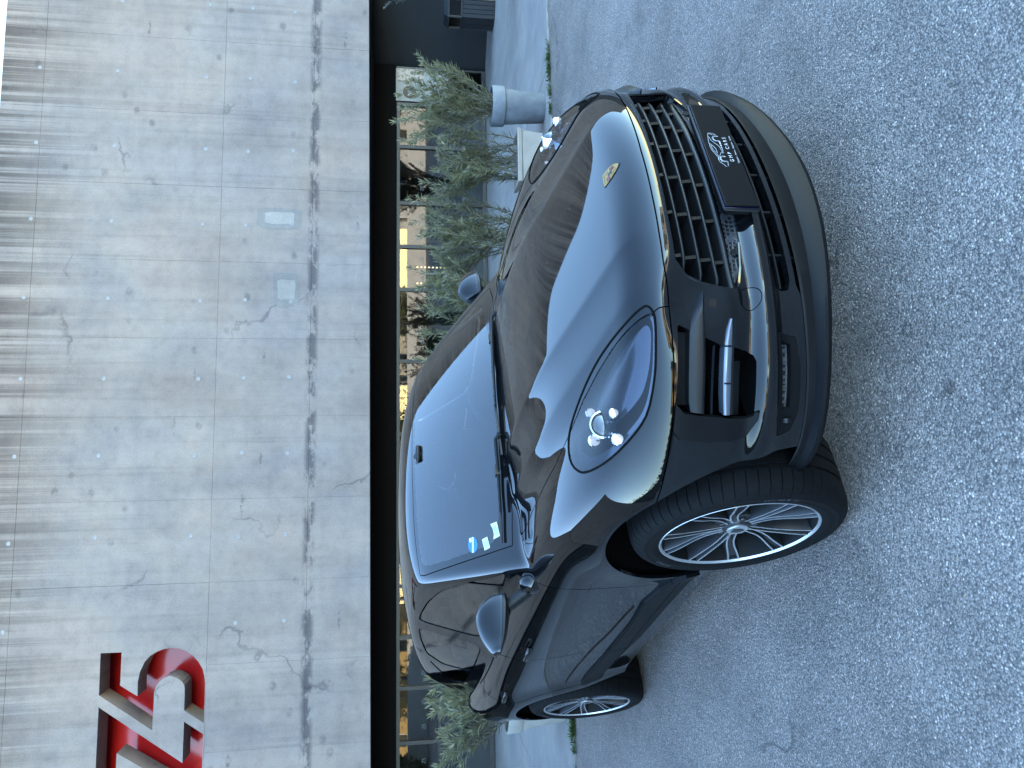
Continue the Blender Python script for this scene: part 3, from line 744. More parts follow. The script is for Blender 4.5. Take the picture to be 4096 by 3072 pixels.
car = thing('parked_car', 'glossy black sports SUV parked on the asphalt before the storefront', 'car', (0, 0, 0), R(YAW_CAR))
WC = {0: (-.035, .40), 1: (-2.895, .385)}              # wheel centres (x, z)
V, F = surface_nets(body, (-4.1, -.02, .17), (1.02, 1.06, 1.72), .0135)
Gn = grad(V, body); shell = SM(V, Gn/np.linalg.norm(Gn, axis=1)[:, None], [tuple(q) for q in F])
shell = shell.clip(-shell.V[:, 1])                     # keep Y >= 0
shell.V[np.abs(shell.V[:, 1]) < 1e-9, 1] = 0
shell = shell.clip(.235-shell.V[:, 2])
for k, r_ in ((0, .495), (1, .487)):
    cx, cz = WC[k]; f = np.where(shell.V[:, 1] > .5, np.hypot(shell.V[:, 0]-cx, shell.V[:, 2]-cz)-r_, 1.)
    shell = shell.clip(-f)
def is_gh(V): return (ghV(V)-lowV(V))                  # negative on the greenhouse
onmid = lambda p: abs(p[1]) < 1e-6
def both(sm, name, mat, rim_t=.012, par=None):         # symmetric part as one mesh
    a = sm.rim(rim_t, onmid) if rim_t else sm; return a.join(a.mirror()).mirror().obj(name, mat, par or car)
def pair(sm, name, mat, rim_t=.012, par=None):         # one mesh for each side; the first is the car's right side (y < 0)
    a = sm.rim(rim_t) if rim_t else sm; return [a.mirror().obj(name, mat, (par[0] if par else car)), a.obj(name, mat, (par[1] if par else car))]
# ---- glass
ws_poly = [(-.40, 0), (-.415, .2), (-.46, .4), (-.535, .62), (-.595, .745), (-.767, .716), (-1.014, .672), (-1.20, .638), (-1.235, .622), (-1.225, .56), (-1.205, .42), (-1.175, .2), (-1.168, 0), (-1.168, -.3), (-.40, -.3)]
windshield, shell = shell.split(AND(XY(ws_poly), is_gh))
frit_in = [(-.475, 0), (-.49, .2), (-.535, .4), (-.61, .60), (-.655, .672), (-.70, .69), (-.80, .676), (-1.014, .638), (-1.15, .606), (-1.185, .59), (-1.19, .56), (-1.175, .42), (-1.148, .2), (-1.14, 0), (-1.14, -.3), (-.475, -.3)]
ws_glass, frit = windshield.split(XY(frit_in), .0)
winF = chaikin([(-.885, 1.178), (-1.005, 1.33), (-1.24, 1.440), (-1.482, 1.497), (-1.70, 1.526), (-1.835, 1.534), (-1.69, 1.185)], 2, .12)
winQ = [(-.70, 1.176), (-.865, 1.177), (-.985, 1.325), (-.80, 1.215)]
winR = chaikin([(-1.97, 1.534), (-2.16, 1.520), (-2.44, 1.475), (-2.545, 1.375), (-2.49, 1.27), (-2.42, 1.198), (-1.83, 1.188)], 2, .12)
winC = chaikin([(-2.60, 1.455), (-2.78, 1.385), (-2.98, 1.275), (-2.90, 1.225), (-2.47, 1.205), (-2.545, 1.28), (-2.59, 1.365)], 2, .15)
panes = []
for P in (winF, winQ, winR, winC):
    a, shell = shell.split(AND(XZ(P), is_gh), .0035); panes.append(a)
rear_poly = [(-3.36, 1.48), (-3.56, 1.22), (-3.75, 1.20), (-3.75, 1.52)]
# ---- hood
hood_poly = [(-.37, -.3), (-.37, 0), (-.385, .2), (-.43, .4), (-.50, .60), (-.555, .725), (-.43, .735), (-.2, .725), (.05, .705), (.20, .665), (.334, .613), (.455, .584), (.564, .568), (.673, .562), (.735, .557), (.78, .545), (.85, .50), (1.0, .45), (1.0, -.3)]
SEAM = ([0, .2, .33, .43, .5, .6, .7, .75, .84, 2], [.845, .842, .838, .833, .824, .817, .808, .806, .80, .80])
def zseam(V): return np.interp(np.abs(V[:, 1]), *SEAM)
above = lambda V: zseam(V)-V[:, 2]
hf_ = XY(hood_poly)
def hood_f(V):
    f = hf_(V); return f+np.sign(f)*.0022*np.clip((V[:, 0]-.725)/.012, 0, 1)
hood, shell = shell.split(AND(hood_f, above, NOT(is_gh), lambda V: .3-V[:, 2]))
# ---- headlight
hl = smooth([(.742, -.516), (.73, -.46), (.677, -.379), (.615, -.309), (.528, -.254), (.438, -.266), (.327, -.317), (.218, -.395), (.17, -.482), (.176, -.554), (.218, -.60), (.334, -.628), (.455, -.632), (.564, -.612), (.673, -.574), (.725, -.546)])
hlf = sdf(hl)
HL = lambda V: np.maximum(hlf(np.stack([V[:, 0], np.abs(V[:, 1])-1.2*V[:, 2]], 1)), above(V))
hood_fine = hood
near_hl, rest_ = shell.split(lambda V: HL(V)-.05, 0.)
near_hl = near_hl.subdiv(body)
head, near_rest = near_hl.split(HL, .0042)
shell = rest_
# ---- front bumper
bumpf = AND(lambda V: V[:, 2]-zseam(V), lambda V: -.02-V[:, 0])
bumper, shell = shell.split(bumpf)
near_b, near_rest = near_rest.split(bumpf)
bumper = bumper.subdiv(body)
# ---- doors
def arc(cx, cz, r, a0, a1, n=9): return [(cx+r*math.cos(R(a)), cz+r*math.sin(R(a))) for a in np.linspace(a0, a1, n)]
dF = [(-.655, 1.20), (-.657, 1.127), (-.622, 1.05), (-.605, .91), (-.615, .76), (-.640, .62), (-.650, .42), (-1.70, .40), (-1.715, .56), (-1.70, .70), (-1.695, .84), (-1.715, .95), (-1.76, 1.06), (-1.865, 1.137), (-1.90, 1.20)]
dR = [(-1.90, 1.20), (-1.865, 1.137), (-1.76, 1.06), (-1.715, .95), (-1.695, .84), (-1.70, .70), (-1.715, .56), (-1.70, .40), (-2.33, .40)]+arc(-2.895, .385, .565, 5, 58, 8)+[(-2.635, .90), (-2.648, .98), (-2.68, 1.20)]
sidec = lambda V: .6-np.abs(V[:, 1])
doorF, shell = shell.split(AND(XZ(dF), NOT(is_gh), sidec), .0026)
doorR, shell = shell.split(AND(XZ(dR), NOT(is_gh), sidec), .0026)
sill_cover = [(-.545, .43), (-.75, .49), (-.94, .515), (-1.26, .487), (-1.886, .495), (-2.34, .530), (-2.30, .42), (-1.5, .365), (-.55, .362)]
# ---- bumper openings (front view, Y-z)
grille_p = [(-.3, .815), (.3, .808), (.418, .800), (.462, .765), (.482, .717), (.498, .662), (.505, .625), (.500, .60), (.480, .585), (.411, .568), (.331, .560), (.2, .558), (-.3, .558)]
lowg_p = [(-.3, .475), (.364, .473), (.458, .474), (.480, .465), (.486, .44), (.480, .412), (.448, .402), (.354, .402), (-.3, .405)]
slot_p = [(-.3, .388), (.46, .382), (.50, .368), (.48, .345), (-.3, .338)]
inta_p = [(.598, .797), (.632, .722), (.655, .66), (.660, .60), (.664, .575), (.678, .553), (.697, .545), (.824, .545), (.826, .62), (.813, .768), (.790, .796)]
fog_p = [(.637, .462), (.64, .425), (.80, .424), (.812, .455)]
fogb_p = [(.615, .47), (.62, .405), (.70, .392), (.81, .392), (.848, .412), (.866, .458), (.83, .468)]
trim_p = [(.775, .797), (.805, .770), (.818, .62), (.817, .531), (.838, .533), (.863, .559), (.873, .61), (.873, .68), (.864, .775), (.846, .797)]
bump0 = bumper
for P in (grille_p, lowg_p, slot_p): _, bumper = bumper.split(YZ(P), 0.)
front_c = lambda V: .35-V[:, 0]
_, bumper = bumper.split(AND(YZ(inta_p), front_c), 0.)
_, bumper = bumper.split(lambda V: np.maximum(V[:, 2]-.315, .15-V[:, 0]), 0.)
fogb, bumper = bumper.split(AND(YZ(fogb_p), front_c), .001)
trim, bumper = bumper.split(AND(YZ(trim_p), front_c), .001)
fogmesh, fogb = fogb.split(YZ(fog_p), .0)
lowblack, bumper = bumper.split(lambda V: V[:, 2]-np.interp(np.abs(V[:, 1]), [0, .57, .7, .82, .9, 1.2], [.497, .503, .516, .520, .497, .46]), .0)
capc = np.array([.523, .557]); capsd = lambda V: np.hypot(np.abs(V[:, 1])-capc[0], V[:, 2]-capc[1])-.034
cap, bumper = bumper.split(AND(capsd, front_c), .0012)

both(shell.join(near_rest), 'body_shell', paint, .014)
both(hood, 'hood', paint, .016)
bp_ = both(bumper.join(near_b), 'front_bumper', paint, .03)
both(lowblack, 'lower_bumper', gloss, .03)
pair(cap, 'tow_cover', paint, .01)
pair(fogb.offset(.002), 'vent_bezel', greyp, .02); pair(fogmesh.offset(-.018), 'vent_mesh', MATS.get('mesh') or satin, 0)
pair(trim.offset(.010), 'intake_trim', greyp, .03)
FD = pair(doorF, 'front_door', paint, .02); RD = pair(doorR, 'rear_door', paint, .02)
both(ws_glass, 'windshield', glass_w, 0); both(frit, 'windshield_border', gloss, .004)
for nm, a in zip(('front_door_window', 'quarter_light', 'rear_door_window', 'rear_quarter_window'), panes): pair(a.offset(-.004), nm, glass_s, 0)
sc, _ = doorF.join(doorR).join(shell).split(AND(XZ(sill_cover), sidec), 0.)
pair(sc.offset(.014), 'sill_cover', greyp, .03)
bl, _ = doorF.join(doorR).split(XZ(chaikin([(-.90, .545), (-1.41, .570), (-1.642, .600), (-2.25, .640), (-2.335, .632), (-2.34, .602), (-1.86, .556), (-1.035, .530)], 2, .2)), 0.)
pair(bl.offset(.007), 'door_blade', gloss, .012)
# black seals round the side glass
for a in panes:
    pass
# ---- headlights
hb = pair(head.offset(-.045), 'headlight', lamp_in, .0)
Lh = pair(head, 'lens', lens_m, .0, hb)
hin = smooth([((p[0]-.44)*.87+.44, (p[1]+.445)*.84-.445) for p in hl[::6]])
hinf = sdf(hin)
st_, _ = head.offset(-.030).split(lambda V: -hinf(np.stack([V[:, 0], np.abs(V[:, 1])-1.2*V[:, 2]], 1)), 0.)
st1 = pair(st_, 'surround', lamp_step, .012, hb)
hin2 = smooth([((p[0]-.50)*.62+.53, (p[1]+.445)*.56-.44) for p in hl[::6]])
st_, _ = head.offset(-.036).split(sdf_h := (lambda V, f=sdf(hin2): f(np.stack([V[:, 0], np.abs(V[:, 1])-1.2*V[:, 2]], 1))), 0.)
pair(st_, 'reflector_step', lamp_step, .006, hb)
ring_ = []
for a_, b__ in hl[::2]:
    Yb = float(bis(lambda Y: low(a_+0*Y, Y, (Y-b__)/1.2), np.array(.15), np.array(1.15))); ring_.append((a_, Yb, (Yb-b__)/1.2))
ring_.append(ring_[0]); ring_.append(ring_[1])
for s_ in (-1, 1): MB().tube([(x, s_*Y, z) for x, Y, z in ring_], .0042, 6, False).obj('headlight_seal', void, car, True, 80)
for side in (0, 1):
    sg = -1 if side == 0 else 1
    vw = Vector((.62, .55*sg*1, .25)).normalized()
    for (lx, ly, lz, rr) in [(.320, .655, .990, .0155), (.470, .752, .960, .0135), (.315, .762, .992, .0185), (.425, .822, .948, .017)]:
        c = Vector((lx, ly*sg, lz)); d = Vector((.88, .25*sg, .12)).normalized()
        Mx = Matrix.Translation(c) @ d.to_track_quat('Z', 'Y').to_matrix().to_4x4()
        mb = MB(); mb.lathe([(rr*1.2, -.006), (rr*1.2, .005), (rr*1.02, .007), (rr, .003)], 20, Mx); mb.lathe([(rr*1.15, -.006), (rr*.8, -.045), (.0005, -.05)], 16, Mx)
        o = mb.obj('led_lamp', chrome, hb[side], True)
        MB().lathe([(rr, .003), (rr*.6, .006), (.0005, .007)], 18, Mx).obj('led_face', led_m, hb[side], True)
    c = Vector((.395, .748*sg, .974)); d = Vector((.85, .25*sg, .2)).normalized(); Mx = Matrix.Translation(c) @ d.to_track_quat('Z', 'Y').to_matrix().to_4x4()
    MB().lathe([(.048, -.03), (.048, .004), (.043, .007), (.040, .0)], 24, Mx).obj('projector_ring', chrome, hb[side], True)
    MB().lathe([(.040, -.002), (.034, .010), (.02, .018), (.0005, .021)], 24, Mx).obj('projector_lens', simple('projector_glass', (.05, .055, .06), .03, 0, 1.0) if 'projector_glass' not in MATS else MATS['projector_glass'], hb[side], True)
    mb = MB()
    for (a, b_) in [((.320, .655, .985), (.395, .748, .965)), ((.470, .752, .955), (.395, .748, .965)), ((.315, .762, .985), (.395, .748, .965)), ((.425, .822, .943), (.395, .748, .965))]:
        mb.tube([(a[0]-.01, a[1]*sg, a[2]), (b_[0]-.02, b_[1]*sg, b_[2])], .011, 8)
    mb.obj('lamp_arm', chrome, hb[side], True)
# ------------------------------------------------------------------ car: liner, interior
def box_f(V, x0, x1, y0, y1, z0, z1):
    Y = np.abs(V[:, 1]); x, z = V[:, 0], V[:, 2]
    return np.max([x0-x, x-x1, y0-Y, Y-y1, z0-z, z-z1], 0)
def liner_f(V):
    f = lowV(V)+.045
    for k, r_ in ((0, .52), (1, .51)):
        cx, cz = WC[k]; f = np.maximum(f, -np.maximum(np.hypot(V[:, 0]-cx, V[:, 2]-cz)-r_, .56-np.abs(V[:, 1])))
    for b_ in ((.66, 2, -1, .55, .545, .85), (.66, 2, -1, .54, .33, .49), (.42, 2, .57, .87, .52, .81), (-3.6, -.70, -1, .80, .50, 2), (-.75, -.45, -1, .72, 1.02, 2)):
        f = np.maximum(f, -box_f(V, *b_))
    return f
LV, LF = surface_nets(liner_f, (-4.0, -1.0, .15), (.98, 1.0, 1.3), .028, 0)
mesh_obj('inner_liner', LV, LF, void, car)
# seats, dashboard, wheel
def rbox(name, c, d, mat, parent, w=.04, M=None): return bevel(MB().box(c, d, M).obj(name, mat, parent), w, 3)
cow = (lambda q: q)
rbox('dashboard', (-.98, 0, 1.0), (.36, 1.46, .16), leather, car, .05)
rbox('dashboard_hood', (-.78, 0, 1.06), (.30, 1.42, .06), leather, car, .025)
for y in (-.37, .37):
    s = thing('front_seat', None, None, (-1.55, y, .52)); s.parent = car
    rbox('cushion', (.05, 0, .12), (.50, .50, .20), leather, s, .06)
    rbox('backrest', (-.27, 0, .46), (.15, .49, .62), leather, s, .06, Matrix.Rotation(R(-14), 3, 'Y'))
    rbox('headrest', (-.36, 0, .87), (.11, .27, .19), leather, s, .045, Matrix.Rotation(R(-8), 3, 'Y'))
rbox('rear_bench', (-2.42, 0, .68), (.50, 1.25, .24), leather, car, .07)
rbox('rear_backrest', (-2.72, 0, 1.0), (.16, 1.28, .60), leather, car, .06, Matrix.Rotation(R(-18), 3, 'Y'))
for y in (-.40, 0, .40): rbox('rear_headrest', (-2.80, y, 1.33), (.10, .25, .14), leather, car, .04)
sw = MB(); Mx = Matrix.Translation((-1.16, .37, 1.08)) @ Matrix.Rotation(R(-66), 4, 'Y')
sw.lathe([(.185+.016*math.cos(a), .016*math.sin(a)) for a in np.linspace(0, 2*math.pi, 9)[:-1]], 32, Mx, True)
for a in (0, 180, 270): sw.tube([Mx @ Vector((.02*math.cos(R(a)), .02*math.sin(R(a)), 0)), Mx @ Vector((.18*math.cos(R(a)), .18*math.sin(R(a)), 0))], .018, 6)
sw.lathe([(.0005, .02), (.06, .012), (.065, -.02)], 16, Mx); sw.obj('steering_wheel', leather, car, True)
rbox('rear_view_mirror', (-1.18, .0, 1.475), (.03, .22, .06), greyp, car, .016)
MB().tube([(-1.165, 0, 1.50), (-1.12, 0, 1.56)], .015, 8).obj('mirror_stem', satin, car, True)
rbox('sensor_cover', (-1.125, 0, 1.545), (.09, .10, .025), satin, car, .012)
# ------------------------------------------------------------------ front end details
zc = lambda z0: (lambda Y: z0-.02*(Y/.45)**2)
for z0, ye in ((.772, .424), (.720, .458), (.668, .476)):
    rows = []
    for Y in np.linspace(-ye, ye, 41):
        z = zc(z0)(Y); x = float(front_x(abs(Y), z))-.026
        if abs(Y) > ye-.03: x -= .02*((abs(Y)-ye+.03)/.03)**2
        rows.append([(x-.07, Y, z+.018), (x-.01, Y, z+.0065), (x-.002, Y, z+.004), (x, Y, z), (x-.002, Y, z-.004), (x-.012, Y, z-.008), (x-.07, Y, z+.002)])
    mb = MB().loft(rows); mb.obj('grille_slat', satin, car, True, 60)
rows = []
for Y in np.linspace(-.480, .480, 41):
    z = .612-.012*(Y/.45)**2; x = float(front_x(abs(Y), z))-.022
    rows.append([(x-.09, Y, z+.030), (x-.012, Y, z+.013), (x-.003, Y, z+.008), (x, Y, z), (x-.003, Y, z-.008), (x-.03, Y, z-.014), (x-.06, Y, z-.03)])
MB().loft(rows).obj('grille_beam', satin, car, True, 60)
for Y in (-.385, -.235, -.08, .08, .235, .385):
    for za, zb in ((.779, .806), (.727, .764), (.675, .712), (.628, .660)):
        d = .02*(Y/.45)**2; za, zb = za-d, zb-d
        if zb > .80: zb = .80
        x0 = float(front_x(abs(Y), (za+zb)/2))-.036
        mb = MB(); w = .0035
        mb.add([(x0-.06, Y-w, za), (x0, Y-w*2, za), (x0-.006, Y-w*2, zb), (x0-.06, Y-w, zb), (x0-.06, Y+w, za), (x0, Y+w*2, za), (x0-.006, Y+w*2, zb), (x0-.06, Y+w, zb)],
               [(0, 1, 2, 3), (7, 6, 5, 4), (1, 5, 6, 2), (0, 4, 5, 1), (3, 2, 6, 7)])
        mb.obj('grille_divider', greyp, car)
hexm, _ = bump0.split(YZ([(-.3, .602), (.4, .595), (.478, .592), (.45, .575), (.40, .566), (.33, .558), (-.3, .556)]), 0.)
def mesh_mat():
    m, n, l, b = nt('hex_mesh'); tc = n.new('ShaderNodeTexCoord')
    v = n.new('ShaderNodeTexVoronoi'); v.feature = 'DISTANCE_TO_EDGE'; v.inputs['Scale'].default_value = 62; v.inputs['Randomness'].default_value = .12
    l.new(tc.outputs['Object'], v.inputs['Vector'])
    r = n.new('ShaderNodeValToRGB'); r.color_ramp.elements[0].position = .10; r.color_ramp.elements[0].color = (.045, .047, .052, 1); r.color_ramp.elements[1].position = .2; r.color_ramp.elements[1].color = (.004, .004, .005, 1)
    l.new(v.outputs['Distance'], r.inputs[0]); l.new(r.outputs[0], b.inputs['Base Color']); b.inputs['Roughness'].default_value = .45
    bp = n.new('ShaderNodeBump'); bp.invert = True; bp.inputs['Distance'].default_value = .006; l.new(v.outputs['Distance'], bp.inputs['Height']); l.new(bp.outputs[0], b.inputs['Normal'])
    return m
hexmat = mesh_mat()
both(hexm.offset(-.016), 'radar_mesh', hexmat, .0)
for o in list(bpy.data.objects):
    if o.name.startswith('vent_mesh'): o.data.materials.clear(); o.data.materials.append(hexmat)
for Y, z in ((-.36, .577), (.36, .577)):
    x = float(front_x(abs(Y), z))-.016
    MB().lathe([(.0005, .008), (.012, .008), (.014, .005), (.014, -.01)], 18, Matrix.Translation((x, Y, z)) @ Matrix.Rotation(R(90), 4, 'Y')).obj('parking_sensor', satin, car, True)
# frame of the grille: gloss lip
def surf_strip(P, off, r, name, mat, n=6, cyc=False):
    pts = []
    for (Y, z) in P: pts.append((float(front_x(abs(Y), z))+off, Y, z))
    return MB().tube(pts, r, n).obj(name, mat, car, True)
gp = [p for p in grille_p[1:12]]
full = [(-a, b_) for a, b_ in gp]+[(a, b_) for a, b_ in gp[::-1]]
gl = [(Y, z) for Y, z in [(-y_, np.interp(y_, [0, .3, .418], [.815, .808, .800])) for y_ in np.linspace(-.418, .418, 15)]]
surf_strip(gl, -.006, .007, 'grille_frame', gloss)
for s in (-1, 1): surf_strip([(s*a, b_) for a, b_ in grille_p[2:11]], -.006, .006, 'grille_frame', gloss)
# lower grille
for z0, r_ in ((.440, .006), (.470, .004)):
    surf_strip([(Y, z0-.004*(Y/.4)**2) for Y in np.linspace(-.47, .47, 25)], -.014, r_, 'lower_slat', gloss)
for Y in (-.35, -.178, 0, .178, .35):
    for za, zb, dp in ((.407, .471, .05), (.342, .384, .045)):
        x0 = float(front_x(abs(Y), (za+zb)/2))-.016
        MB().b(x0-dp, x0, Y-.005, Y+.005, za, zb).obj('lower_divider', greyp, car)
rows = []
surf_strip([(Y, .362-.004*(Y/.4)**2) for Y in np.linspace(-.46, .46, 25)], -.05, .008, 'lower_slat', gloss)
# side intakes: blade, light bar, fins
for s in (-1, 1):
    def sweep(P, prof, name, mat, parent=car, ang=50):
        rows = []
        for i, (Y, z, sc_) in enumerate(P):
            x = float(front_x(Y, z)); e = .002; nx = 1.0; ny = (float(front_x(Y-e, z))-float(front_x(Y+e, z)))/(2*e); L = math.hypot(nx, ny); nx, ny = nx/L, ny/L
            rows.append([(x+nx*d*1.0, s*(Y+ny*d), z+h*sc_) for d, h in prof])
        if s > 0: rows = rows[::-1]
        return MB().loft(rows, True).obj(name, mat, parent, True, ang)
    blade = [(.512, .718, .15), (.535, .722, .45), (.57, .727, .7), (.62, .730, .95), (.68, .731, 1), (.74, .730, 1), (.79, .727, .95), (.812, .722, .85)]
    sweep(blade, [(-.06, -.020), (.004, -.020), (.014, -.014), (.016, -.006), (-.002, .030), (-.06, .034)], 'intake_blade', satin)
    bar = [(.590, .630, .25), (.62, .634, .8), (.66, .637, 1), (.70, .639, 1), (.74, .639, 1), (.78, .637, .95), (.818, .633, .8)]
    sweep(bar, [(-.03, -.012), (.006, -.012), (.010, -.006), (.010, .006), (.006, .013), (-.03, .013)], 'light_bar', MATS['drl'] if 'drl' in MATS else simple('drl', (.13, .15, .19), .12, .6, .8))
    sweep([(Y, z-.016, 1) for Y, z, q in bar], [(-.05, -.005), (.0, -.005), (.0, .004), (-.05, .004)], 'bar_lower_trim', gloss)
    for Y in (.655, .745): sweep([(Y, .637, 1), (Y+.004, .637, 1)], [(.004, -.014), (.012, -.010), (.012, .010), (.004, .014)], 'bar_clip', gloss)
    sweep([(.655, .674, 1), (.72, .677, 1), (.78, .676, 1), (.822, .672, 1)], [(-.07, -.004), (-.02, -.004), (-.018, .004), (-.07, .006)], 'intake_fin', gloss)
    sweep([(.690, .590, 1), (.74, .592, 1), (.79, .590, 1), (.825, .588, 1)], [(-.09, -.012), (-.035, -.012), (-.03, .012), (-.09, .016)], 'intake_fin', satin)
    sweep([(.615, .775, 1), (.68, .775, 1), (.74, .772, 1), (.80, .768, 1)], [(-.075, -.03), (-.03, -.028), (-.028, .028), (-.075, .030)], 'intake_fin', greyp)
    x = float(front_x(.83, .435)); MB().lathe([(.0005, .006), (.014, .006), (.016, .003), (.016, -.008)], 16, Matrix.Translation((x+.002, s*.83, .432)) @ Matrix.Rotation(R(90), 4, 'Y') @ Matrix.Rotation(R(50*s), 4, 'X')).obj('parking_sensor', satin, car, True)
# splitter lip
rows = []
for th in np.linspace(-1.18, 1.18, 61):
    a = abs(th); e = (a/1.18)
    zt = .370-.012*e**4; q_ = min(e/.62, 1); zl = .250+.070*q_*q_*(3-2*q_)
    def pt(z, off):
        r_ = float(plan_r(np.array(th), max(z, .30)))+off; return (r_*math.cos(th)-.3, r_*math.sin(th), z)
    k = 1-.85*e**7; hh = zt-zl
    rows.append([pt(zt, .002), pt(zt-.10*hh, .006*k), pt(zt-.50*hh, .012*k), pt(zt-.62*hh, .024*k), pt(zl+.010, .040*k), pt(zl, .044*k), pt(zl-.014*k, .041*k), pt(zl-.022*k, .02*k), pt(zl-.024*k, -.14)])
MB().loft(rows).obj('front_lip', greyp, car, True, 18)
# number plate
pl = bevel(MB().box((.9, 0, .5635), (.016, .54, .125)).obj('plate_holder', satin, car), .01, 3)
bevel(MB().box((.886, 0, .5635), (.05, .50, .10)).obj('plate_bracket', satin, car), .01, 2)
nb = bevel(MB().box((.9115, 0, .5635), (.006, .524, .115)).obj('number_plate', plate_m, car), .0026, 2)
bevel(MB().box((.9075, -.0015, .5645), (.0018, .527, .1165)).obj('plate_film', bluefilm, nb), .0008, 1)
def plate_M(y, z): return Matrix(((0, 0, 1, .9148), (1, 0, 0, y), (0, 1, 0, z), (0, 0, 0, 1)))
text_mesh('lettering', 'GMP CARS', .0185, print_w, nb, plate_M(.017, .540), .0003, spacing=1.62)
text_mesh('lettering', 'Conseil . Vente . Reprise . Achat', .0086, print_w, nb, plate_M(.019, .519), .0002, spacing=1.2)
LN = [[(-.047, .558), (-.069, .561), (-.073, .57), (-.062, .576), (-.052, .585), (-.040, .588), (-.026, .5865), (-.014, .591), (.004, .598), (.027, .6015), (.056, .600), (.086, .596), (.101, .591)],
      [(-.040, .5865), (-.023, .583), (-.006, .588), (.014, .5945), (.037, .598)], [(-.052, .579), (-.02, .579), (-.004, .572), (.002, .566)],
      [(-.006, .566), (.008, .5645), (.03, .568), (.046, .578), (.062, .590), (.082, .594)], [(-.004, .583), (.018, .583), (.034, .592), (.045, .598)],
      [(.101, .590), (.092, .580), (.094, .566), (.100, .574), (.101, .588)]]
mb = MB()
for q in LN: mb.tube([(.9148, y, z) for y, z in q], 0.0006, 4)
for (cy, cz) in ((-.034, .567), (.073, .568)):
    for r_ in (.0145, .0115): mb.tube([(.9148, cy+r_*math.cos(a), cz+r_*math.sin(a)) for a in np.linspace(R(-35), R(215), 16)], .0007, 4)
for k in range(7): mb.box((.9148, -.002+.0095*k, .561), (.0008, .003+.0007*k, .0018+.0006*k))
mb.obj('car_outline', print_w, nb)
# crest on the hood
def top_z(x, Y): return bis(lambda z: low(x+0*z, np.abs(Y)+1e-6+0*z, z), np.full(np.shape(x), .7), np.full(np.shape(x), 1.3))
def hood_pt(u, v, h):                                  # u across (car left +), v up the badge (towards the windscreen)
    x = .808-v; z = float(top_z(np.array(x), np.array(u))); zx = float(top_z(np.array(x+.004), np.array(u))); n = Vector((-(zx-z)/.004, 0, 1)).normalized()
    return (x+n.x*h, u, z+n.z*h)
sh_ = [(-.027, .036), (0, .0385), (.027, .036), (.0275, .015), (.026, -.004), (.0195, -.022), (.010, -.034), (0, -.0405), (-.010, -.034), (-.0195, -.022), (-.026, -.004), (-.0275, .015)]
bd = MB().prism([(a*1.1, b_*1.1) for a, b_ in sh_], lambda p: hood_pt(p[0], p[1], -.002), lambda p: hood_pt(p[0], p[1], .0022)).obj('hood_badge', badge_black, car)
MB().prism(sh_, lambda p: hood_pt(p[0], p[1], .0022), lambda p: hood_pt(p[0], p[1], .0030)).obj('crest', gold, bd)
for (u0, u1, v0, v1, mt, s_) in [(-.024, -.018, .002, .020, badge_red, 0), (-.012, -.006, .002, .020, badge_red, 0), (-.018, -.012, .002, .020, badge_black, 0), (.006, .010, -.022, -.002, badge_red, 0), (.010, .0145, -.020, -.002, badge_black, 0), (.0145, .019, -.016, -.002, badge_red, 0), (-.009, .009, -.012, .010, badge_black, 1)]:
    P = [(u0, v0), (u1, v0), (u1, v1), (u0, v1)] if not s_ else [(-.001, -.010), (.006, -.006), (.007, .006), (.002, .011), (-.005, .010), (-.002, .004), (-.006, -.001)]
    MB().prism(P, lambda p: hood_pt(p[0], p[1], .003), lambda p: hood_pt(p[0], p[1], .0034)).obj('crest_field', mt, bd)
for (a, b_) in [((.006, .017), (.023, .021)), ((.006, .012), (.023, .015)), ((.006, .007), (.022, .009)), ((-.022, -.008), (-.006, -.012)), ((-.017, -.016), (-.005, -.020)), ((-.011, -.024), (-.003, -.027))]:
    m_ = ((a[0]+b_[0])/2, (a[1]+b_[1])/2+.0016)
    MB().tube([hood_pt(*a, .003), hood_pt(*m_, .0032), hood_pt(*b_, .003)], .0007, 4).obj('crest_antler', badge_black, bd)
text_mesh('lettering', 'PORSCHE', .0088, badge_black, bd, None, .0001, fn=lambda v: hood_pt(v.x, .0285+v.y, .0032), spacing=1.05)
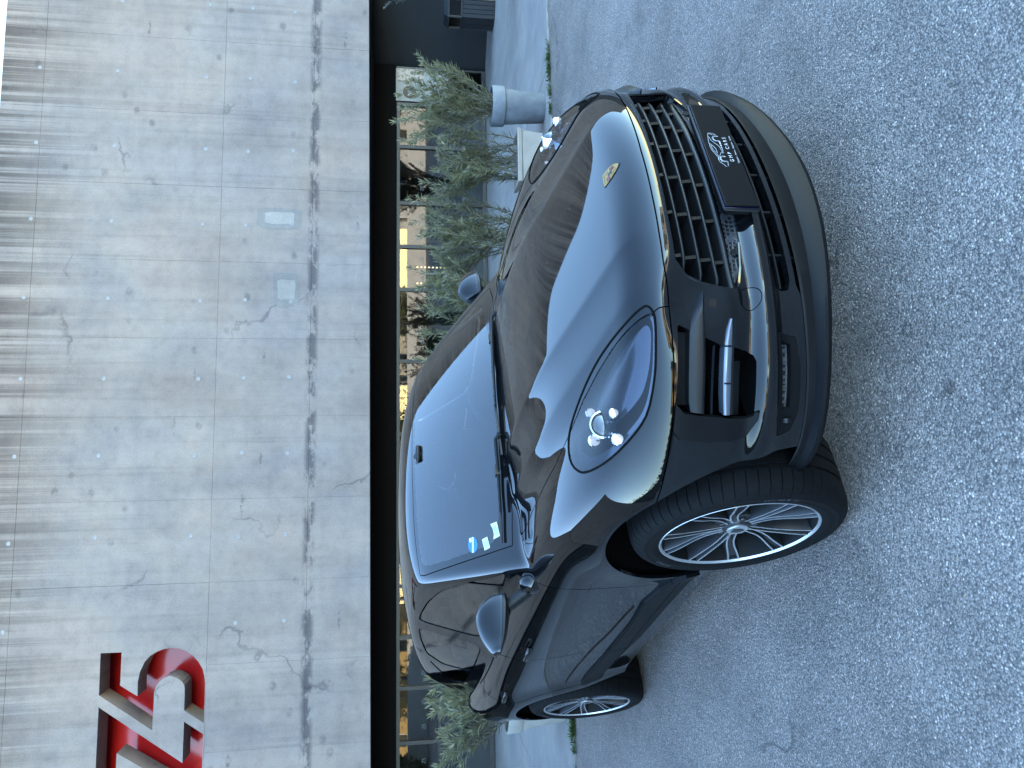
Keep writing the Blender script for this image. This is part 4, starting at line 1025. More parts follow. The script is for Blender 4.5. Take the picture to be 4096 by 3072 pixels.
# ------------------------------------------------------------------ mirrors, handles, wipers
MIR = [(.930, -.64, 1.205, 1.240, .030), (.938, -.642, 1.195, 1.268, .055), (.955, -.645, 1.188, 1.295, .075), (.985, -.65, 1.185, 1.318, .092), (1.02, -.655, 1.186, 1.327, .098), (1.06, -.66, 1.190, 1.325, .097), (1.10, -.668, 1.198, 1.312, .09), (1.135, -.676, 1.208, 1.293, .077), (1.162, -.684, 1.220, 1.272, .058), (1.178, -.688, 1.230, 1.257, .036), (1.184, -.69, 1.240, 1.247, .012)]
mi = [spl([q[0] for q in MIR], [q[k] for q in MIR]) for k in range(1, 5)]
for s in (-1, 1):
    wm = thing('wing_mirror', None, None, (-.83, s*.813, 1.078)); wm.parent = car
    def ring(Y, za, zb):
        x, z0, z1, d = [float(f(Y)) for f in mi]; zm = (z0+z1)/2; h = (z1-z0)/2; out = []
        for t in np.linspace(0, 1, 33):
            zz_ = z0+(z1-z0)*t; lo_ = min(1, t/.16); xx = x+d*(1.12*max(0, 1-t**1.5)**.62)*(.45+.55*math.sin(lo_*math.pi/2))
            out.append((xx, zz_))
        return x, z0, z1, out
    def shell_part(lo, hi, grow):
        rows = []
        for Y in np.concatenate([np.linspace(.930, .96, 7), np.linspace(.97, 1.15, 14), np.linspace(1.155, 1.184, 8)]):
            x, z0, z1, out = ring(Y, 0, 0); zs_ = np.array([o_[1] for o_ in out]); xs_ = np.array([o_[0] for o_ in out])
            a, b_ = max(lo(Y), z0), min(hi(Y), z1)
            if b_ <= a: b_ = a+1e-4
            zz_ = np.linspace(a, b_, 15); xx = np.interp(zz_, zs_, xs_)+grow
            rows.append([(xx_+.62, s*(Y-.87), z_-1.10) for xx_, z_ in zip(xx, zz_)])
        if s > 0: rows = rows[::-1]
        return MB().loft(rows)
    line = lambda Y: 1.226+.016*(Y-.95)/.22
    shell_part(line, lambda Y: 2, .0).obj('cap', paint, wm, True)
    shell_part(lambda Y: 0, lambda Y: line(Y)-.010, -.001).obj('lower_housing', satin, wm, True)
    shell_part(lambda Y: line(Y)-.010, line, .003).obj('indicator', gloss, wm, True)
    rows = []
    for Y in np.linspace(.932, 1.18, 20):
        x, z0, z1, out = ring(Y, 0, 0); rows.append([(x+.62-.012, s*(Y-.87), z0-1.10+.002), (x+.62-.012, s*(Y-.87), z1-1.10-.002)])
    MB().loft(rows if s < 0 else rows[::-1]).obj('mirror_glass', chrome, wm)
    for d in ((1,),):
        rows = []
        for Y in np.linspace(.930, 1.184, 24):
            x, z0, z1, out = ring(Y, 0, 0); rows.append([(x+.62, s*(Y-.87), z0-1.10), (x+.62-.03, s*(Y-.87), z0-1.10+.004), (x+.62-.03, s*(Y-.87), z1-1.10-.004), (x+.62, s*(Y-.87), z1-1.10)])
        MB().loft(rows if s > 0 else rows[::-1]).obj('rim', satin, wm, True)
    A_, B_ = Vector((.07, s*.068, -.010)), Vector((-.012, s*.125, .100))
    rows = []
    for t in np.linspace(0, 1, 8):
        c = A_.lerp(B_, t); w = .050-.008*t; h = .026-.003*t
        rows.append([(c.x+w*math.cos(a)*(1 if math.cos(a) > 0 else .9), c.y+s*(-.6)*h*math.copysign(abs(math.sin(a))**.6, math.sin(a)), c.z+h*math.copysign(abs(math.sin(a))**.6, math.sin(a))) for a in np.linspace(0, 2*math.pi, 17)[:-1]])
    if s < 0: rows = rows[::-1]
    MB().loft(rows, True).obj('arm', satin, wm, True, 70)
    mb = MB(); Mx = Matrix.Translation((.125, s*.062, -.012)) @ Matrix.Diagonal((.085, .042, .062, 1))
    mb.lathe([(math.sin(a), -math.cos(a)) for a in np.linspace(.02, math.pi-.02, 13)], 24, Mx); mb.obj('mount', paint, wm, True)
    # triangle panel at the foot of the pillar
    tri = [(-.665, 1.168), (-.86, 1.168), (-.975, 1.318), (-.80, 1.225)]
for s, doors in ((-1, FD), (1, FD)):
    pass
def door_item(xc, zc_, door, s, flip=1):
    def sp(x, z, off): return (x, s*(float(side_y(np.array(x), np.array(z)))+off), z)
    rx, rz = .088, .031  # dark patch on the door skin stands in for the recess shade
    P = [(xc-.02+rx*math.cos(a), zc_-.004+rz*math.sin(a)*(1+.2*math.cos(a))) for a in np.linspace(0, 2*math.pi, 25)[:-1]]
    mb = MB(); ring_ = [sp(x, z, .0018) for x, z in P]; inner = [sp(xc-.02+(x-xc+.02)*.55, zc_+(z-zc_)*.55, .0020) for x, z in P]
    rows = [ring_, inner, [sp(xc-.02, zc_, .0022)]*24]
    mb.loft(rows if s > 0 else rows[::-1], True); mb.obj('handle_recess_shade', MATS['recess_shade'] if 'recess_shade' in MATS else simple('recess_shade', (.003, .003, .0035), .18), door, True)
    hrow = []
    for t in np.linspace(0, 1, 15):
        x = xc+.105-.205*t; z = zc_+.004-.004*t+.002*math.sin(math.pi*t); o_ = .012+.030*math.sin(math.pi*min(1, max(0, t)))**.5
        hw = .0125 if .08 < t < .92 else .007; dep = .009
        c = Vector(sp(x, z, o_)); hrow.append([(c.x, c.y+s*dep*math.copysign(abs(math.cos(a))**.7, math.cos(a)), c.z+hw*math.copysign(abs(math.sin(a))**.8, math.sin(a))) for a in np.linspace(0, 2*math.pi, 13)[:-1]])
    mb = MB().loft(hrow if s > 0 else [r_ for r_ in hrow[::-1]], True); mb.F.append(tuple(range(12))); mb.obj('door_handle', paint, door, True, 60)
for i, s in enumerate((-1, 1)):
    door_item(-1.545, .985, FD[i], s); door_item(-2.47, .999, RD[i], s)
def ws_pt(x, Y, off):
    z = float(bis(lambda z: f_ws(x+0*z, abs(Y)+0*z, z), np.array(.9), np.array(1.7))); e = .003
    zx = float(bis(lambda z: f_ws(x+e+0*z, abs(Y)+0*z, z), np.array(.9), np.array(1.7))); zy = float(bis(lambda z: f_ws(x+0*z, abs(Y+e)+0*z, z), np.array(.9), np.array(1.7)))
    n = Vector((-(zx-z)/e, -(zy-z)/e, 1)).normalized(); return Vector((x, Y, z))+n*off, n
for (P, nm) in (([(-.452, .42), (-.437, .28), (-.428, .08), (-.436, -.12), (-.452, -.36)], 'wiper'), ([(-.470, -.28), (-.495, -.42), (-.55, -.60), (-.600, -.715)], 'wiper')):
    w = thing(nm, None, None, (0, 0, 0)); w.parent = car
    bl_ = [ws_pt(x-.035, Y, .012)[0] for x, Y in P]; MB().tube(bl_, .0065, 6).obj('blade', rubber, w, True)
    ar = [ws_pt(x-.02, Y, .026)[0] for x, Y in P]; ar = [ar[0]+Vector((.02, .02, -.02))]+ar[:-1]
    MB().tube(ar, [.013]+[.009]*(len(ar)-2)+[.006], 6).obj('arm', satin, w, True)
    MB().box(ws_pt(P[1][0]-.03, P[1][1], .024)[0], (.03, .05, .018)).obj('joint', satin, w)
# stickers behind the windscreen
def decal(x, Y, poly, off, name, mat, par=car):
    p, n = ws_pt(x, Y, off); a = Vector((0, 1, 0)); a = (a-n*a.dot(n)).normalized(); b_ = n.cross(a)
    if b_.z < 0: b_ = -b_
    return mesh_obj(name, [p+a*u+b_*v for u, v in poly], [tuple(range(len(poly)))], mat, par)
circ = [(.036*math.cos(t), .036*math.sin(t)) for t in np.linspace(0, 2*math.pi, 28)[:-1]]
d0 = decal(-.806, -.648, circ, .0012, 'round_sticker', stick_b)
decal(-.806, -.648, [(-.035, .006), (-.031, .018), (.035, -.006), (.031, -.018)], .0016, 'white_band', stick_w, d0)
decal(-.806, -.630, [(.011*math.cos(t)+.008, .011*math.sin(t)+.008) for t in np.linspace(0, 2*math.pi, 16)[:-1]], .0015, 'white_dot', stick_w, d0)
d1 = decal(-.728, -.676, [(-.027, -.021), (.025, -.019), (.027, .021), (-.025, .021)], .0012, 'square_sticker', stick_w)
d2 = decal(-.655, -.645, [(-.036, -.024), (.030, -.026), (.036, .020), (.012, .012), (-.012, .012), (-.034, .024)], .0012, 'notched_sticker', stick_w)
ink = simple('sticker_ink', (.08, .16, .22), .6)
for k in range(4): decal(-.728, -.676, [(-.018, .010-.008*k), (.016-.003*(k % 2), .010-.008*k), (.016-.003*(k % 2), .0125-.008*k), (-.018, .0125-.008*k)], .0016, 'print_line', ink, d1)
for k in range(3): decal(-.655, -.645, [(-.024, .002-.008*k), (.020-.004*(k % 2), .002-.008*k), (.020-.004*(k % 2), .005-.008*k), (-.024, .005-.008*k)], .0016, 'print_line', ink, d2)
# ------------------------------------------------------------------ wheels
def two_mat(mb, name, mats, mi_, parent, angle=35):
    o = mb.obj(name, mats[0], parent, True, angle); o.data.materials.append(mats[1])
    o.data.polygons.foreach_set('material_index', mi_); return o
RT = .398
def tyre_mesh():
    prof = [(.286, -.006), (.300, .003), (.318, .0075), (.322, .0085), (.326, .0075), (.345, .009), (.349, .010), (.353, .0085), (.368, .003), (.381, -.008), (RT-.008, -.022), (RT-.002, -.045), (RT, -.080), (RT, -.086), (RT-.007, -.088), (RT-.007, -.098), (RT, -.1), (RT+.001, -.140), (RT-.006, -.142), (RT-.006, -.152), (RT+.001, -.154), (RT, -.195), (RT-.007, -.197), (RT-.007, -.207), (RT, -.209), (RT-.002, -.25), (RT-.010, -.275), (.360, -.296), (.310, -.296), (.286, -.285)]
    nblk = 62; V = []; F = []; m = len(prof)
    angs = []
    for k in range(nblk):
        a0 = 2*math.pi*k/nblk; w = 2*math.pi/nblk
        angs += [(a0, 1), (a0+w*.045, 1), (a0+w*.075, 0), (a0+w*.5, 0), (a0+w*.97, 0)]
    for a, lowered in angs:
        for j, (r_, z) in enumerate(prof):
            rr = r_-(.006 if lowered and (9 <= j <= 12 or 24 <= j <= 26) else 0); V.append((rr*math.cos(a+z*.35*(9 <= j <= 12)), rr*math.sin(a+z*.35*(9 <= j <= 12)), z))
    n = len(angs)
    for i in range(n):
        for j in range(m-1): F.append((i*m+j, ((i+1) % n)*m+j, ((i+1) % n)*m+j+1, i*m+j+1))
    mb = MB(); mb.V, mb.F = V, F; return mb
def spoke_mesh(sgn):
    rs = [.052, .075, .10, .13, .16, .19, .22, .25, .275, .287]
    off = spl([.05, .09, .13, .18, .23, .287], [R(9.5), R(9.0), R(9.6), R(13.2), R(16.0), R(17.6)]); hw = spl([.05, .13, .2, .287], [.0165, .0170, .0200, .0250]); zf = spl([.05, .09, .15, .22, .287], [-.034, -.031, -.024, -.012, -.004])
    rows = []
    for r_ in rs:
        th = sgn*float(off(r_)); h = float(hw(r_)); z = float(zf(r_)); dep = .012 if r_ > .085 else .004
        def q(u, zz): return (r_*math.cos(th)-u*math.sin(th), r_*math.sin(th)+u*math.cos(th), z+zz)
        rows.append([q(-h-.006, -.048), q(-h, -.002), q(-h+.0008, 0), q(-h+.0074, 0), q(-h+.0088, -.003), q(-h+.0104, -dep), q(h-.0104, -dep), q(h-.0088, -.003), q(h-.0074, 0), q(h-.0008, 0), q(h, -.002), q(h+.006, -.048)])
    mb = MB().loft(rows); mi_ = []
    for i in range(len(rows)-1): mi_ += [1 if k in (2, 8) else 0 for k in range(11)]
    return mb, mi_
void_gloss = simple('dark_barrel', (.002, .002, .0022), .6, 0, .2)
def make_wheel(name, pos, yawdeg, side, rot, proto=None):
    w = bpy.data.objects.new(name, None); link(w, car); w.empty_display_size = .1
    ax = Vector((0, side, 0)); ax = Matrix.Rotation(R(yawdeg), 3, 'Z') @ ax; v = Vector((0, 0, 1)); u = v.cross(ax)
    Mx = Matrix(((u.x, v.x, ax.x, pos[0]), (u.y, v.y, ax.y, pos[1]), (u.z, v.z, ax.z, pos[2]), (0, 0, 0, 1)))
    w.matrix_local = Mx @ Matrix.Rotation(R(rot), 4, 'Z')
    if proto:
        for ch in proto.children:
            c = ch.copy(); COL.objects.link(c); c.parent = w
        return w
    tyre_mesh().obj('tyre', tyre_m, w, True, 28)
    MB().lathe([(.2945, -.004), (.2945, .000), (.293, .0015), (.2905, .0015), (.289, .000), (.284, -.006)], 96).obj('rim_lip', alu, w, True, 40)
    MB().lathe([(.284, -.006), (.276, -.020), (.272, -.05), (.262, -.07), (.258, -.24), (.275, -.27)], 72).obj('rim_barrel', void_gloss, w, True, 60)
    for k in range(5):
        for sg in (1, -1):
            mb, mi_ = spoke_mesh(sg)
            if k == 0: o = two_mat(mb, 'spoke', (anth, alu), mi_, w); (sp_ := globals().setdefault('SPK', {}))[sg] = o.data
            else: o = bpy.data.objects.new('spoke', SPK[sg]); link(o, w)
            o.matrix_local = Matrix.Rotation(R(36+72*k), 4, 'Z')
    # webs between the arms of each Y and the hub dish
    hub = MB(); hub.lathe([(.094, -.060), (.092, -.046), (.074, -.040), (.054, -.040), (.050, -.030), (.044, -.028), (.0005, -.028)], 60); hub.obj('hub_dish', anth, w, True, 30)
    cap_ = MB(); cap_.lathe([(.040, -.028), (.040, -.0235), (.038, -.022), (.0005, -.0205)], 40); cap_.obj('centre_cap', alu, w, True, 30)
    MB().prism([(a*.62, b_*.62-.001) for a, b_ in sh_], lambda p: (p[0], p[1], -.0215), lambda p: (p[0], p[1], -.0195)).obj('cap_crest', anth, w)
    for k in range(5):
        c = Matrix.Rotation(R(72*k), 4, 'Z') @ Vector((.066, 0, 0)); MB().lathe([(.0125, -.05), (.0125, -.036), (.010, -.033), (.0005, -.033)], 12, Matrix.Translation((c.x, c.y, 0))).obj('wheel_bolt', darkmetal, w, True, 30)
    MB().lathe([(.075, -.115), (.195, -.115), (.197, -.118), (.197, -.145), (.075, -.145)], 64).obj('brake_disc', darkmetal, w, True, 30)
    MB().lathe([(.255, -.16), (.06, -.16), (.05, -.06), (.0005, -.06)], 48).obj('back_plate', void, w)
    def polar(rad, a0, side_=1):
        def f(v):
            a = a0-v.x/rad; r_ = rad+v.y; zz = .0088+v.z-.004*abs(v.y)/.02; return (r_*math.cos(a), r_*math.sin(a), zz)
        return f
    text_mesh('size_lettering', '285/40 R 21', .024, tyre_txt, w, None, .0016, fn=polar(.338, R(-3)-R(rot)), spacing=1.12)
    text_mesh('side_lettering', 'contact', .028, tyre_txt, w, None, .0016, fn=polar(.338, R(140)-R(rot)), spacing=1.1)
    return w
tyre_txt = simple('tyre_letter', (.026, .026, .029), .5)
wf = make_wheel('wheel', (-.035, -.968, .40), -2, -1, 0)
make_wheel('wheel', (-.035, .968, .40), -2, 1, 20, wf)
make_wheel('wheel', (-2.895, -.962, .386), 0, -1, -9, wf); make_wheel('wheel', (-2.895, .962, .386), 0, 1, 30, wf)
for x, z in (WC[0], WC[1]): MB().tube([(x, -.80, z), (x, .80, z)], .05, 10).obj('axle', void, car)
for s in (-1, 1):
    MB().b(-.20, -.06, s*.845-.03, s*.845+.03, .44, .58).obj('brake_caliper', darkmetal, car)
# ------------------------------------------------------------------ planters and shrubs
def leaf(mb, p, d, L, w, nrm):
    d = d.normalized(); s_ = d.cross(nrm)
    if s_.length < 1e-4: s_ = d.cross(Vector((1, 0, .3)))
    s_.normalize(); n = s_.cross(d); b = len(mb.V); bend = n*(-L*.10)
    m1 = p+d*L*.38; mb.V += [tuple(p), tuple(m1+s_*w*.5+n*w*.22), tuple(m1-n*w*.05), tuple(m1-s_*w*.5+n*w*.22), tuple(p+d*L*.72+s_*w*.36+n*w*.12+bend*.4), tuple(p+d*L*.72+bend*.5), tuple(p+d*L*.72-s_*w*.36+n*w*.12+bend*.4), tuple(p+d*L+bend)]
    mb.F += [(b, b+2, b+1), (b, b+3, b+2), (b+1, b+2, b+5, b+4), (b+2, b+3, b+6, b+5), (b+4, b+5, b+7), (b+5, b+6, b+7)]
def shrub(par, base, n, height, spread, seed, mat, L=(.06, .095), W=(.010, .015), lean=(0, 0), start=.30, step=.024, box_=None):
    rr = random.Random(seed); st = MB(); lf = MB()
    def grow(p, d, length, r, lvl):
        k = max(4, int(length/.055)); pts = [p.copy()]; seg = length/k
        for i in range(k):
            d = (d+Vector((rr.uniform(-.13, .13), rr.uniform(-.13, .13), rr.uniform(-.02, .10)))).normalized(); p = p+d*seg
            if p.z > 1.90: p.z = 1.90-rr.uniform(0, .05)
            pts.append(p.copy())
            f = (i+1)/k
            if lvl < 2 and f > .35 and rr.random() < (.30 if lvl == 0 else .16):
                a = rr.uniform(0, 6.283); side = Vector((math.cos(a), math.sin(a), rr.uniform(.1, .7))); grow(p.copy(), (d*.75+side*.6).normalized(), length*rr.uniform(.28, .5), r*.6, lvl+1)
        st.tube(pts, [r*(1-.65*i/len(pts)) for i in range(len(pts))], 4, False)
        tot = 0; phase = rr.uniform(0, 6)
        s0 = start if lvl == 0 else .12
        for i in range(1, len(pts)):
            a, b = pts[i-1], pts[i]; dd = (b-a); f = i/len(pts)
            if f < s0: continue
            m = max(1, int(dd.length/step))
            for j in range(m):
                q = a.lerp(b, (j+.5)/m); phase += 1.05
                for t in range(3 if f > .5 else 2):
                    if rr.random() < .18: continue
                    an = phase+t*2.094+rr.uniform(-.3, .3); dn = dd.normalized(); u = dn.orthogonal().normalized(); v = dn.cross(u)
                    out = u*math.cos(an)+v*math.sin(an); tilt = rr.uniform(.7, 1.25)*(1-.35*f); ld = (dn*1.0+out*tilt).normalized()
                    leaf(lf, q, ld, rr.uniform(*L)*(1.05-.35*(f > .93)), rr.uniform(*W), dn)
        for t in range(5):
            an = t*1.257+rr.random(); dn = (pts[-1]-pts[-2]).normalized(); u = dn.orthogonal().normalized(); v = dn.cross(u)
            leaf(lf, pts[-1], (dn*1.2+(u*math.cos(an)+v*math.sin(an))*.6).normalized(), rr.uniform(*L)*.85, rr.uniform(*W)*.9, dn)
    for i in range(n):
        a = rr.uniform(0, 6.283); q = rr.random()**.6
        off = Vector((box_[0]*rr.uniform(-1, 1), box_[1]*rr.uniform(-1, 1), 0)) if box_ else Vector((math.cos(a), math.sin(a), 0))*q*.10
        d = Vector((math.cos(a)*spread*q+lean[0], math.sin(a)*spread*q*.8+lean[1], 1)).normalized()
        grow(Vector(base)+off, d, height*rr.uniform(.62, 1.05), rr.uniform(.0055, .009), 0)
    st.obj('stems', bark, par, True, 80); o = lf.obj('leaves', mat, par); tag(o, kind='stuff')
# round grey pot
p1 = thing('potted_shrub', 'oleander in a round scuffed grey pot, rightmost by the pavement edge', 'planter', (3.565, 4.92, .0))
MB().lathe([(.0005, .004), (.155, .004), (.160, .012), (.196, .475), (.214, .478), (.222, .49), (.226, .615), (.222, .628), (.206, .630), (.200, .60), (.190, .58)], 44).obj('pot', pot_grey, p1, True, 30)
MB().lathe([(.0005, .585), (.192, .580)], 28).obj('soil', soil_m, p1)
shrub(p1, (0, 0, .57), 24, .76, .85, 3, leaf_m, L=(.075, .115), W=(.012, .018), lean=(.10, -.05), start=.08)
def trough(x, y, rz, label, seed, n=13, L=.62, h=.355, mat=pot_beige, hh=.84, spread=.5):
    t = thing('trough_planter', label, 'planter', (x, y, 0), rz)
    a, b = L/2, .17; mb = MB()
    def rect(s_, z, q=0): return [(-a*s_-q, -b*s_-q, z), (a*s_+q, -b*s_-q, z), (a*s_+q, b*s_+q, z), (-a*s_-q, b*s_+q, z)]
    rows = [rect(.86, .004), rect(.95, h-.055), rect(.95, h-.052, .012), rect(1.0, h-.004, .010), rect(1.0, h, .004), rect(.94, h, -.012), rect(.92, h-.05, -.015)]
    mb.loft(rows, True); mb.F.append((3, 2, 1, 0)); o = mb.obj('trough', mat, t); bevel(o, .008, 2)
    MB().b(-a*.88, a*.88, -b*.8, b*.8, h-.07, h-.045).obj('soil', soil_m, t)
    shrub(t, (0, 0, h-.05), n+7, hh, spread, seed, leaf_m, L=(.075, .11), W=(.011, .017), box_=(a*.8, b*.5), start=.10)
    return t
trough(2.93, 4.93, 0, 'beige trough of oleander standing next to the round grey pot', 11, 15)
trough(2.10, 4.98, R(1), 'second beige oleander trough from the grey pot, behind the car bonnet', 12, 15)
trough(1.22, 5.02, R(-1), 'third beige oleander trough from the grey pot, behind the windscreen base', 13, 14, hh=.9)
trough(.36, 4.98, R(1), 'beige oleander trough behind the windscreen pillar, farthest from the grey pot', 14, 10, hh=.85)
p2 = thing('potted_shrub', 'oleander in a tall cream pot beyond the rear of the car', 'planter', (-2.90, 4.62, 0))
MB().lathe([(.0005, .004), (.165, .004), (.170, .012), (.228, .470), (.240, .472), (.246, .482), (.256, .600), (.252, .612), (.236, .614), (.228, .57)], 44).obj('pot', pot_cream, p2, True, 30)
MB().lathe([(.0005, .560), (.228, .555)], 28).obj('soil', soil_m, p2)
shrub(p2, (0, 0, .55), 24, .68, .95, 23, leaf_m, L=(.085, .13), W=(.014, .020), lean=(-.14, -.05), start=.08)
# silvery shrub entering from the right
p3 = thing('silvery_shrub', 'silvery small-leaved shrub hanging into view above the litter bin', 'shrub', (6.62, 6.7, 0))
MB().lathe([(.0005, .024), (.20, .024), (.25, .55), (.27, .56), (.27, .60), (.25, .60), (.24, .55)], 36).obj('pot', pot_grey, p3, True, 30)
MB().lathe([(.0005, .555), (.245, .55)], 24).obj('soil', soil_m, p3)
shrub(p3, (0, 0, .55), 24, 1.40, .62, 31, olive_m, L=(.035, .058), W=(.013, .019), lean=(-.30, -.12), start=.2, step=.014)
# weeds along the edge of the asphalt
wd = MB(); rw = random.Random(5)
def tuft(x, y, n, h, sp):
    for _ in range(n):
        a = rw.uniform(0, 6.283); p = Vector((x+rw.gauss(0, sp), y+rw.gauss(0, .022), .002)); d = Vector((math.cos(a)*.9, math.sin(a)*.9, rw.uniform(.4, 1.6)))
        leaf(wd, p, d, h*rw.uniform(.5, 1.1), h*rw.uniform(.14, .24), Vector((0, 0, 1)))
for x0, x1, k, h in [(3.78, 4.12, 9, .075), (3.28, 3.72, 9, .06), (-3.25, -2.72, 12, .085), (4.3, 4.9, 6, .02), (2.0, 3.2, 10, .03), (-4.6, -3.3, 16, .035), (-2.6, 2, 26, .03), (5, 9, 18, .025)]:
    for _ in range(k):
        x = rw.uniform(x0, x1); tuft(x, curb_y(x)-.012, 16, h, .035)
x = -6
while x < 9:
    tuft(x, curb_y(x)-.006, 2, .02, .03); x += .035
tag(wd.obj('weeds', weed_m), 'low green weeds growing along the seam between asphalt and pavement', 'weeds', None, 'stuff')
# ------------------------------------------------------------------ litter bin
bn = thing('litter_bin', 'black octagonal slatted litter bin with hooded top by the dark wall', 'litter bin', (7.68, 9.25, .02), R(8))
def octa(r_, z): return [(r_*math.cos(R(22.5+45*k)), r_*math.sin(R(22.5+45*k)), z) for k in range(8)]
MB().loft([octa(.33, 0), octa(.33, .56)], True).obj('inner_drum', void, bn)
for k in range(8):
    a = R(45*k); c = .365*math.cos(R(22.5)); u = Vector((-math.sin(a), math.cos(a), 0)); o_ = Vector((math.cos(a), math.sin(a), 0))
    for j in range(4):
        m = Matrix.Rotation(a, 3, 'Z'); ctr = o_*(c+.002*((j+k) % 2))+u*(-.105+.070*j)+Vector((0, 0, .285))
        MB().box(ctr, (.022, .062, .55), m).obj('slat', bin_m, bn)
MB().loft([octa(.335, .565), octa(.378, .568), octa(.378, .60), octa(.33, .603), octa(.335, .565)], True).obj('collar', bin_m, bn)
for k in range(8):
    a = R(22.5+45*k); MB().tube([(.355*math.cos(a), .355*math.sin(a), .60), (.355*math.cos(a), .355*math.sin(a), .80)], .020, 6).obj('post', bin_m, bn)
for k in range(8):
    if k in (4, 6): continue
    a = R(45*k); m = Matrix.Rotation(a, 3, 'Z'); MB().box(Vector((math.cos(a), math.sin(a), 0))*.318+Vector((0, 0, .70)), (.012, .24, .19), m).obj('hood_panel', greyp if k == 5 else bin_m, bn)
MB().loft([octa(.385, .795), octa(.385, .82), octa(.30, .885), octa(.02, .90)], True).obj('roof', bin_m, bn)
# ------------------------------------------------------------------ surroundings across the lot, seen in the paint and the glazing
def house(name, label, x0, x1, y, dep, h, mat, cols_, rows_, roof=True):
    hs = thing(name, label, 'building', ((x0+x1)/2, y, 0)); w = (x1-x0)
    ww, wh = .95, 1.25; mb = MB(); ctrs = [(-w/2+w*(i+.5)/cols_, 1.9+2.9*j) for i in range(cols_) for j in range(rows_)]
    xs_ = sorted({-w/2, w/2} | {c+s*ww/2 for c, _ in ctrs for s in (-1, 1)}); zs_ = sorted({0, h} | {c+s*wh/2 for _, c in ctrs for s in (-1, 1)})
    for i in range(len(xs_)-1):
        for j in range(len(zs_)-1):
            cx, cz = (xs_[i]+xs_[i+1])/2, (zs_[j]+zs_[j+1])/2
            if any(abs(cx-a) < ww/2 and abs(cz-b) < wh/2 for a, b in ctrs): continue
            mb.b(xs_[i], xs_[i+1], -.25, 0, zs_[j], zs_[j+1])
    mb.b(-w/2, w/2, -dep, -.2501, 0, h); mb.obj('wall', mat, hs)
    for a, b in ctrs:
        f = MB(); 
        for q in ((a-ww/2+.03, a-ww/2+.09), (a+ww/2-.09, a+ww/2-.03)): f.b(q[0], q[1], -.14, -.08, b-wh/2, b+wh/2)
        f = f.obj('window', whitewall, hs); MB().b(a-ww/2+.09, a+ww/2-.09, -.12, -.11, b-wh/2, b+wh/2).obj('pane', dwin, f)
    if roof: MB().add([(-w/2-.5, .5, h), (w/2+.5, .5, h), (w/2+.5, -dep/2, h+1.7), (-w/2-.5, -dep/2, h+1.7), (w/2+.5, -dep-.5, h), (-w/2-.5, -dep-.5, h)], [(0, 1, 2, 3), (3, 2, 4, 5), (0, 5, 4, 1), (0, 3, 5), (1, 4, 2)]).obj('roof', tile_m, hs)
    return hs
house('ochre_house', 'ochre house with tiled roof straight across the lot, reflected in the glazing', -5, 4, -38, 9, 7.0, ochre, 4, 2)
house('cream_house', 'cream house with tiled roof next to the ochre one, reflected in the glazing', 8.5, 16, -40, 9, 6.2, simple('cream_render', (.38, .33, .24), .8, noise=.1, nscale=2), 3, 2)
house('ochre_house', 'smaller ochre house further left across the lot, reflected in the car flank', -30, -12, -38, 9, 6.4, ochre, 5, 2)
house('pale_house', 'pale rendered house to the right across the lot, reflected in the bonnet edge', 22, 38, -33, 9, 6.4, whitewall, 5, 2)
wing = MB().b(-13.6, -13, 1.5, 8.9, 0, 7.9).obj('side_wing', concrete); tag(wing, 'tall plain concrete wing closing the left side of the lot, reflected in the car flank', 'building')
gw = MB().b(-45, 45, -27.2, -27, 0, 1.3).obj('garden_wall', whitewall); tag(gw, 'low white garden wall running along the far side of the lot', 'wall')
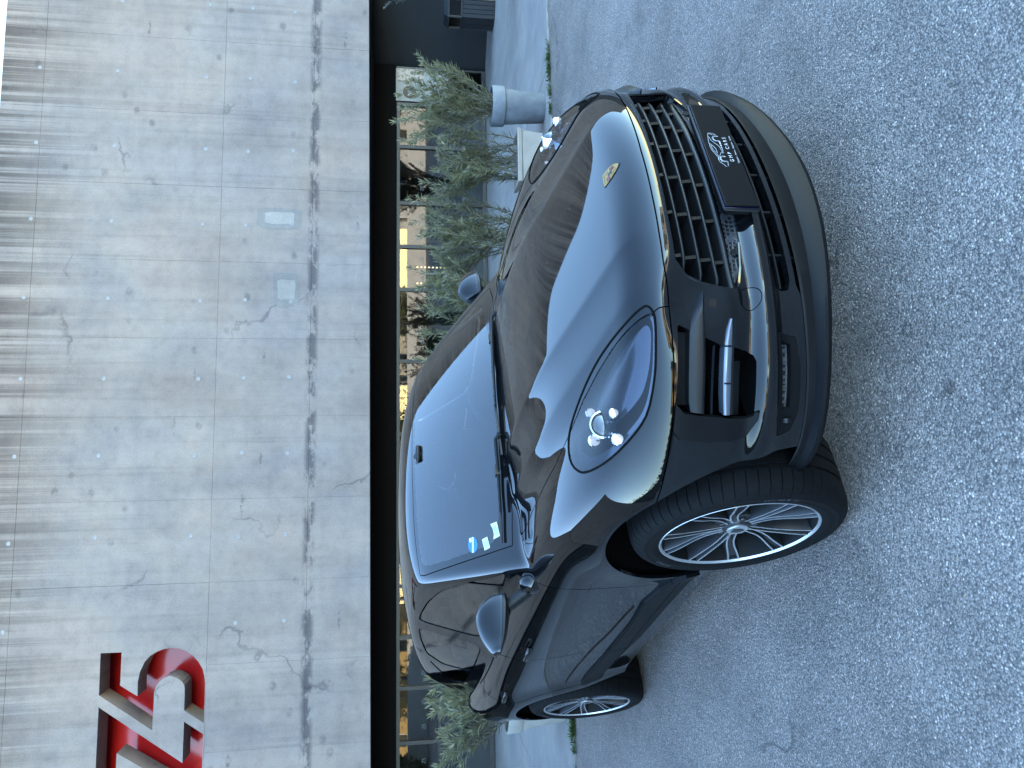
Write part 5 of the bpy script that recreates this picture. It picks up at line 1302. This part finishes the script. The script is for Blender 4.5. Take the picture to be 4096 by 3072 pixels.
def tree(label, x, y, h, r_, seed):
    t = thing('tree', label, 'tree', (x, y, 0), 0, 'trees across the lot'); rr = random.Random(seed); tk = MB(); cr = MB()
    tk.tube([(0, 0, 0), (.08, .05, h*.25), (-.05, .1, h*.5), (0, 0, h*.75)], [.17, .14, .10, .04], 8)
    cl = []
    for k in range(26):
        a = rr.uniform(0, 6.283); q = rr.random()**.5*r_; z = h*rr.uniform(.38, .98); f = 1-abs(z/h-.62)*1.3
        c = Vector((math.cos(a)*q*max(.35, f), math.sin(a)*q*max(.35, f), z)); cl.append(c)
        tk.tube([(0, 0, min(h*.7, z*.75)), tuple(c*.6+Vector((0, 0, z*.35))), tuple(c)], [.05, .03, .012], 4)
    for c in cl:
        for _ in range(70):
            p = c+Vector((rr.gauss(0, .42), rr.gauss(0, .42), rr.gauss(0, .34))); d = Vector((rr.uniform(-1, 1), rr.uniform(-1, 1), rr.uniform(-.6, .8)))
            leaf(cr, p, d, rr.uniform(.20, .34), rr.uniform(.08, .14), Vector((rr.uniform(-1, 1), rr.uniform(-1, 1), .6)))
    tk.obj('trunk', bark, t, True, 80); tag(cr.obj('crown', tree_m, t), kind='stuff')
TL = [('tall broad tree left of the ochre house opposite', -9, -30, 6.2, 2.4), ('round tree before the left end of the ochre house opposite', -3.4, -29, 4.6, 1.7), ('small tree before the right end of the ochre house opposite', 3.2, -29.5, 3.8, 1.6), ('tall tree in the gap between the ochre and the cream house', 6.4, -30.5, 6.0, 1.9),
      ('low round tree before the cream house', 11, -29, 3.6, 1.8), ('tall tree right of the cream house', 18.5, -30, 6.4, 2.4), ('dense tree before the right half of the smaller ochre house', -14.5, -30.5, 5.6, 2.3), ('tree before the left half of the smaller ochre house', -21.5, -29.5, 5.0, 2.2), ('small tree at the left end of the smaller ochre house', -27, -30, 4.2, 1.8), ('tree before the pale house on the right', 27, -29, 5.2, 2.1)]
for i, (lb, x, y, h, r_) in enumerate(TL): tree(lb, x, y, h, r_, 40+i)
hd = MB(); rh = random.Random(9)  # unseen hedge, added to keep sunlit ground out of the reflections
for _ in range(5200):
    p = Vector((-19+rh.gauss(0, .35), rh.uniform(-28, 8), rh.uniform(.05, 2.9+.25*math.sin(_)))); leaf(hd, p, Vector((rh.uniform(-1, 1), rh.uniform(-1, 1), rh.uniform(-.5, .9))), rh.uniform(.25, .42), rh.uniform(.12, .2), Vector((rh.uniform(.2, 1), rh.uniform(-1, 1), .3)))
hg = thing('hedge', 'added unseen hedge along the left side of the lot, reflected in the car flank', 'hedge', (0, 0, 0)); tag(hd.obj('foliage', tree_m, hg), kind='stuff'); MB().b(-19.25, -18.75, -28, 8, 0, 2.6).obj('branch_core', soil_m, hg)
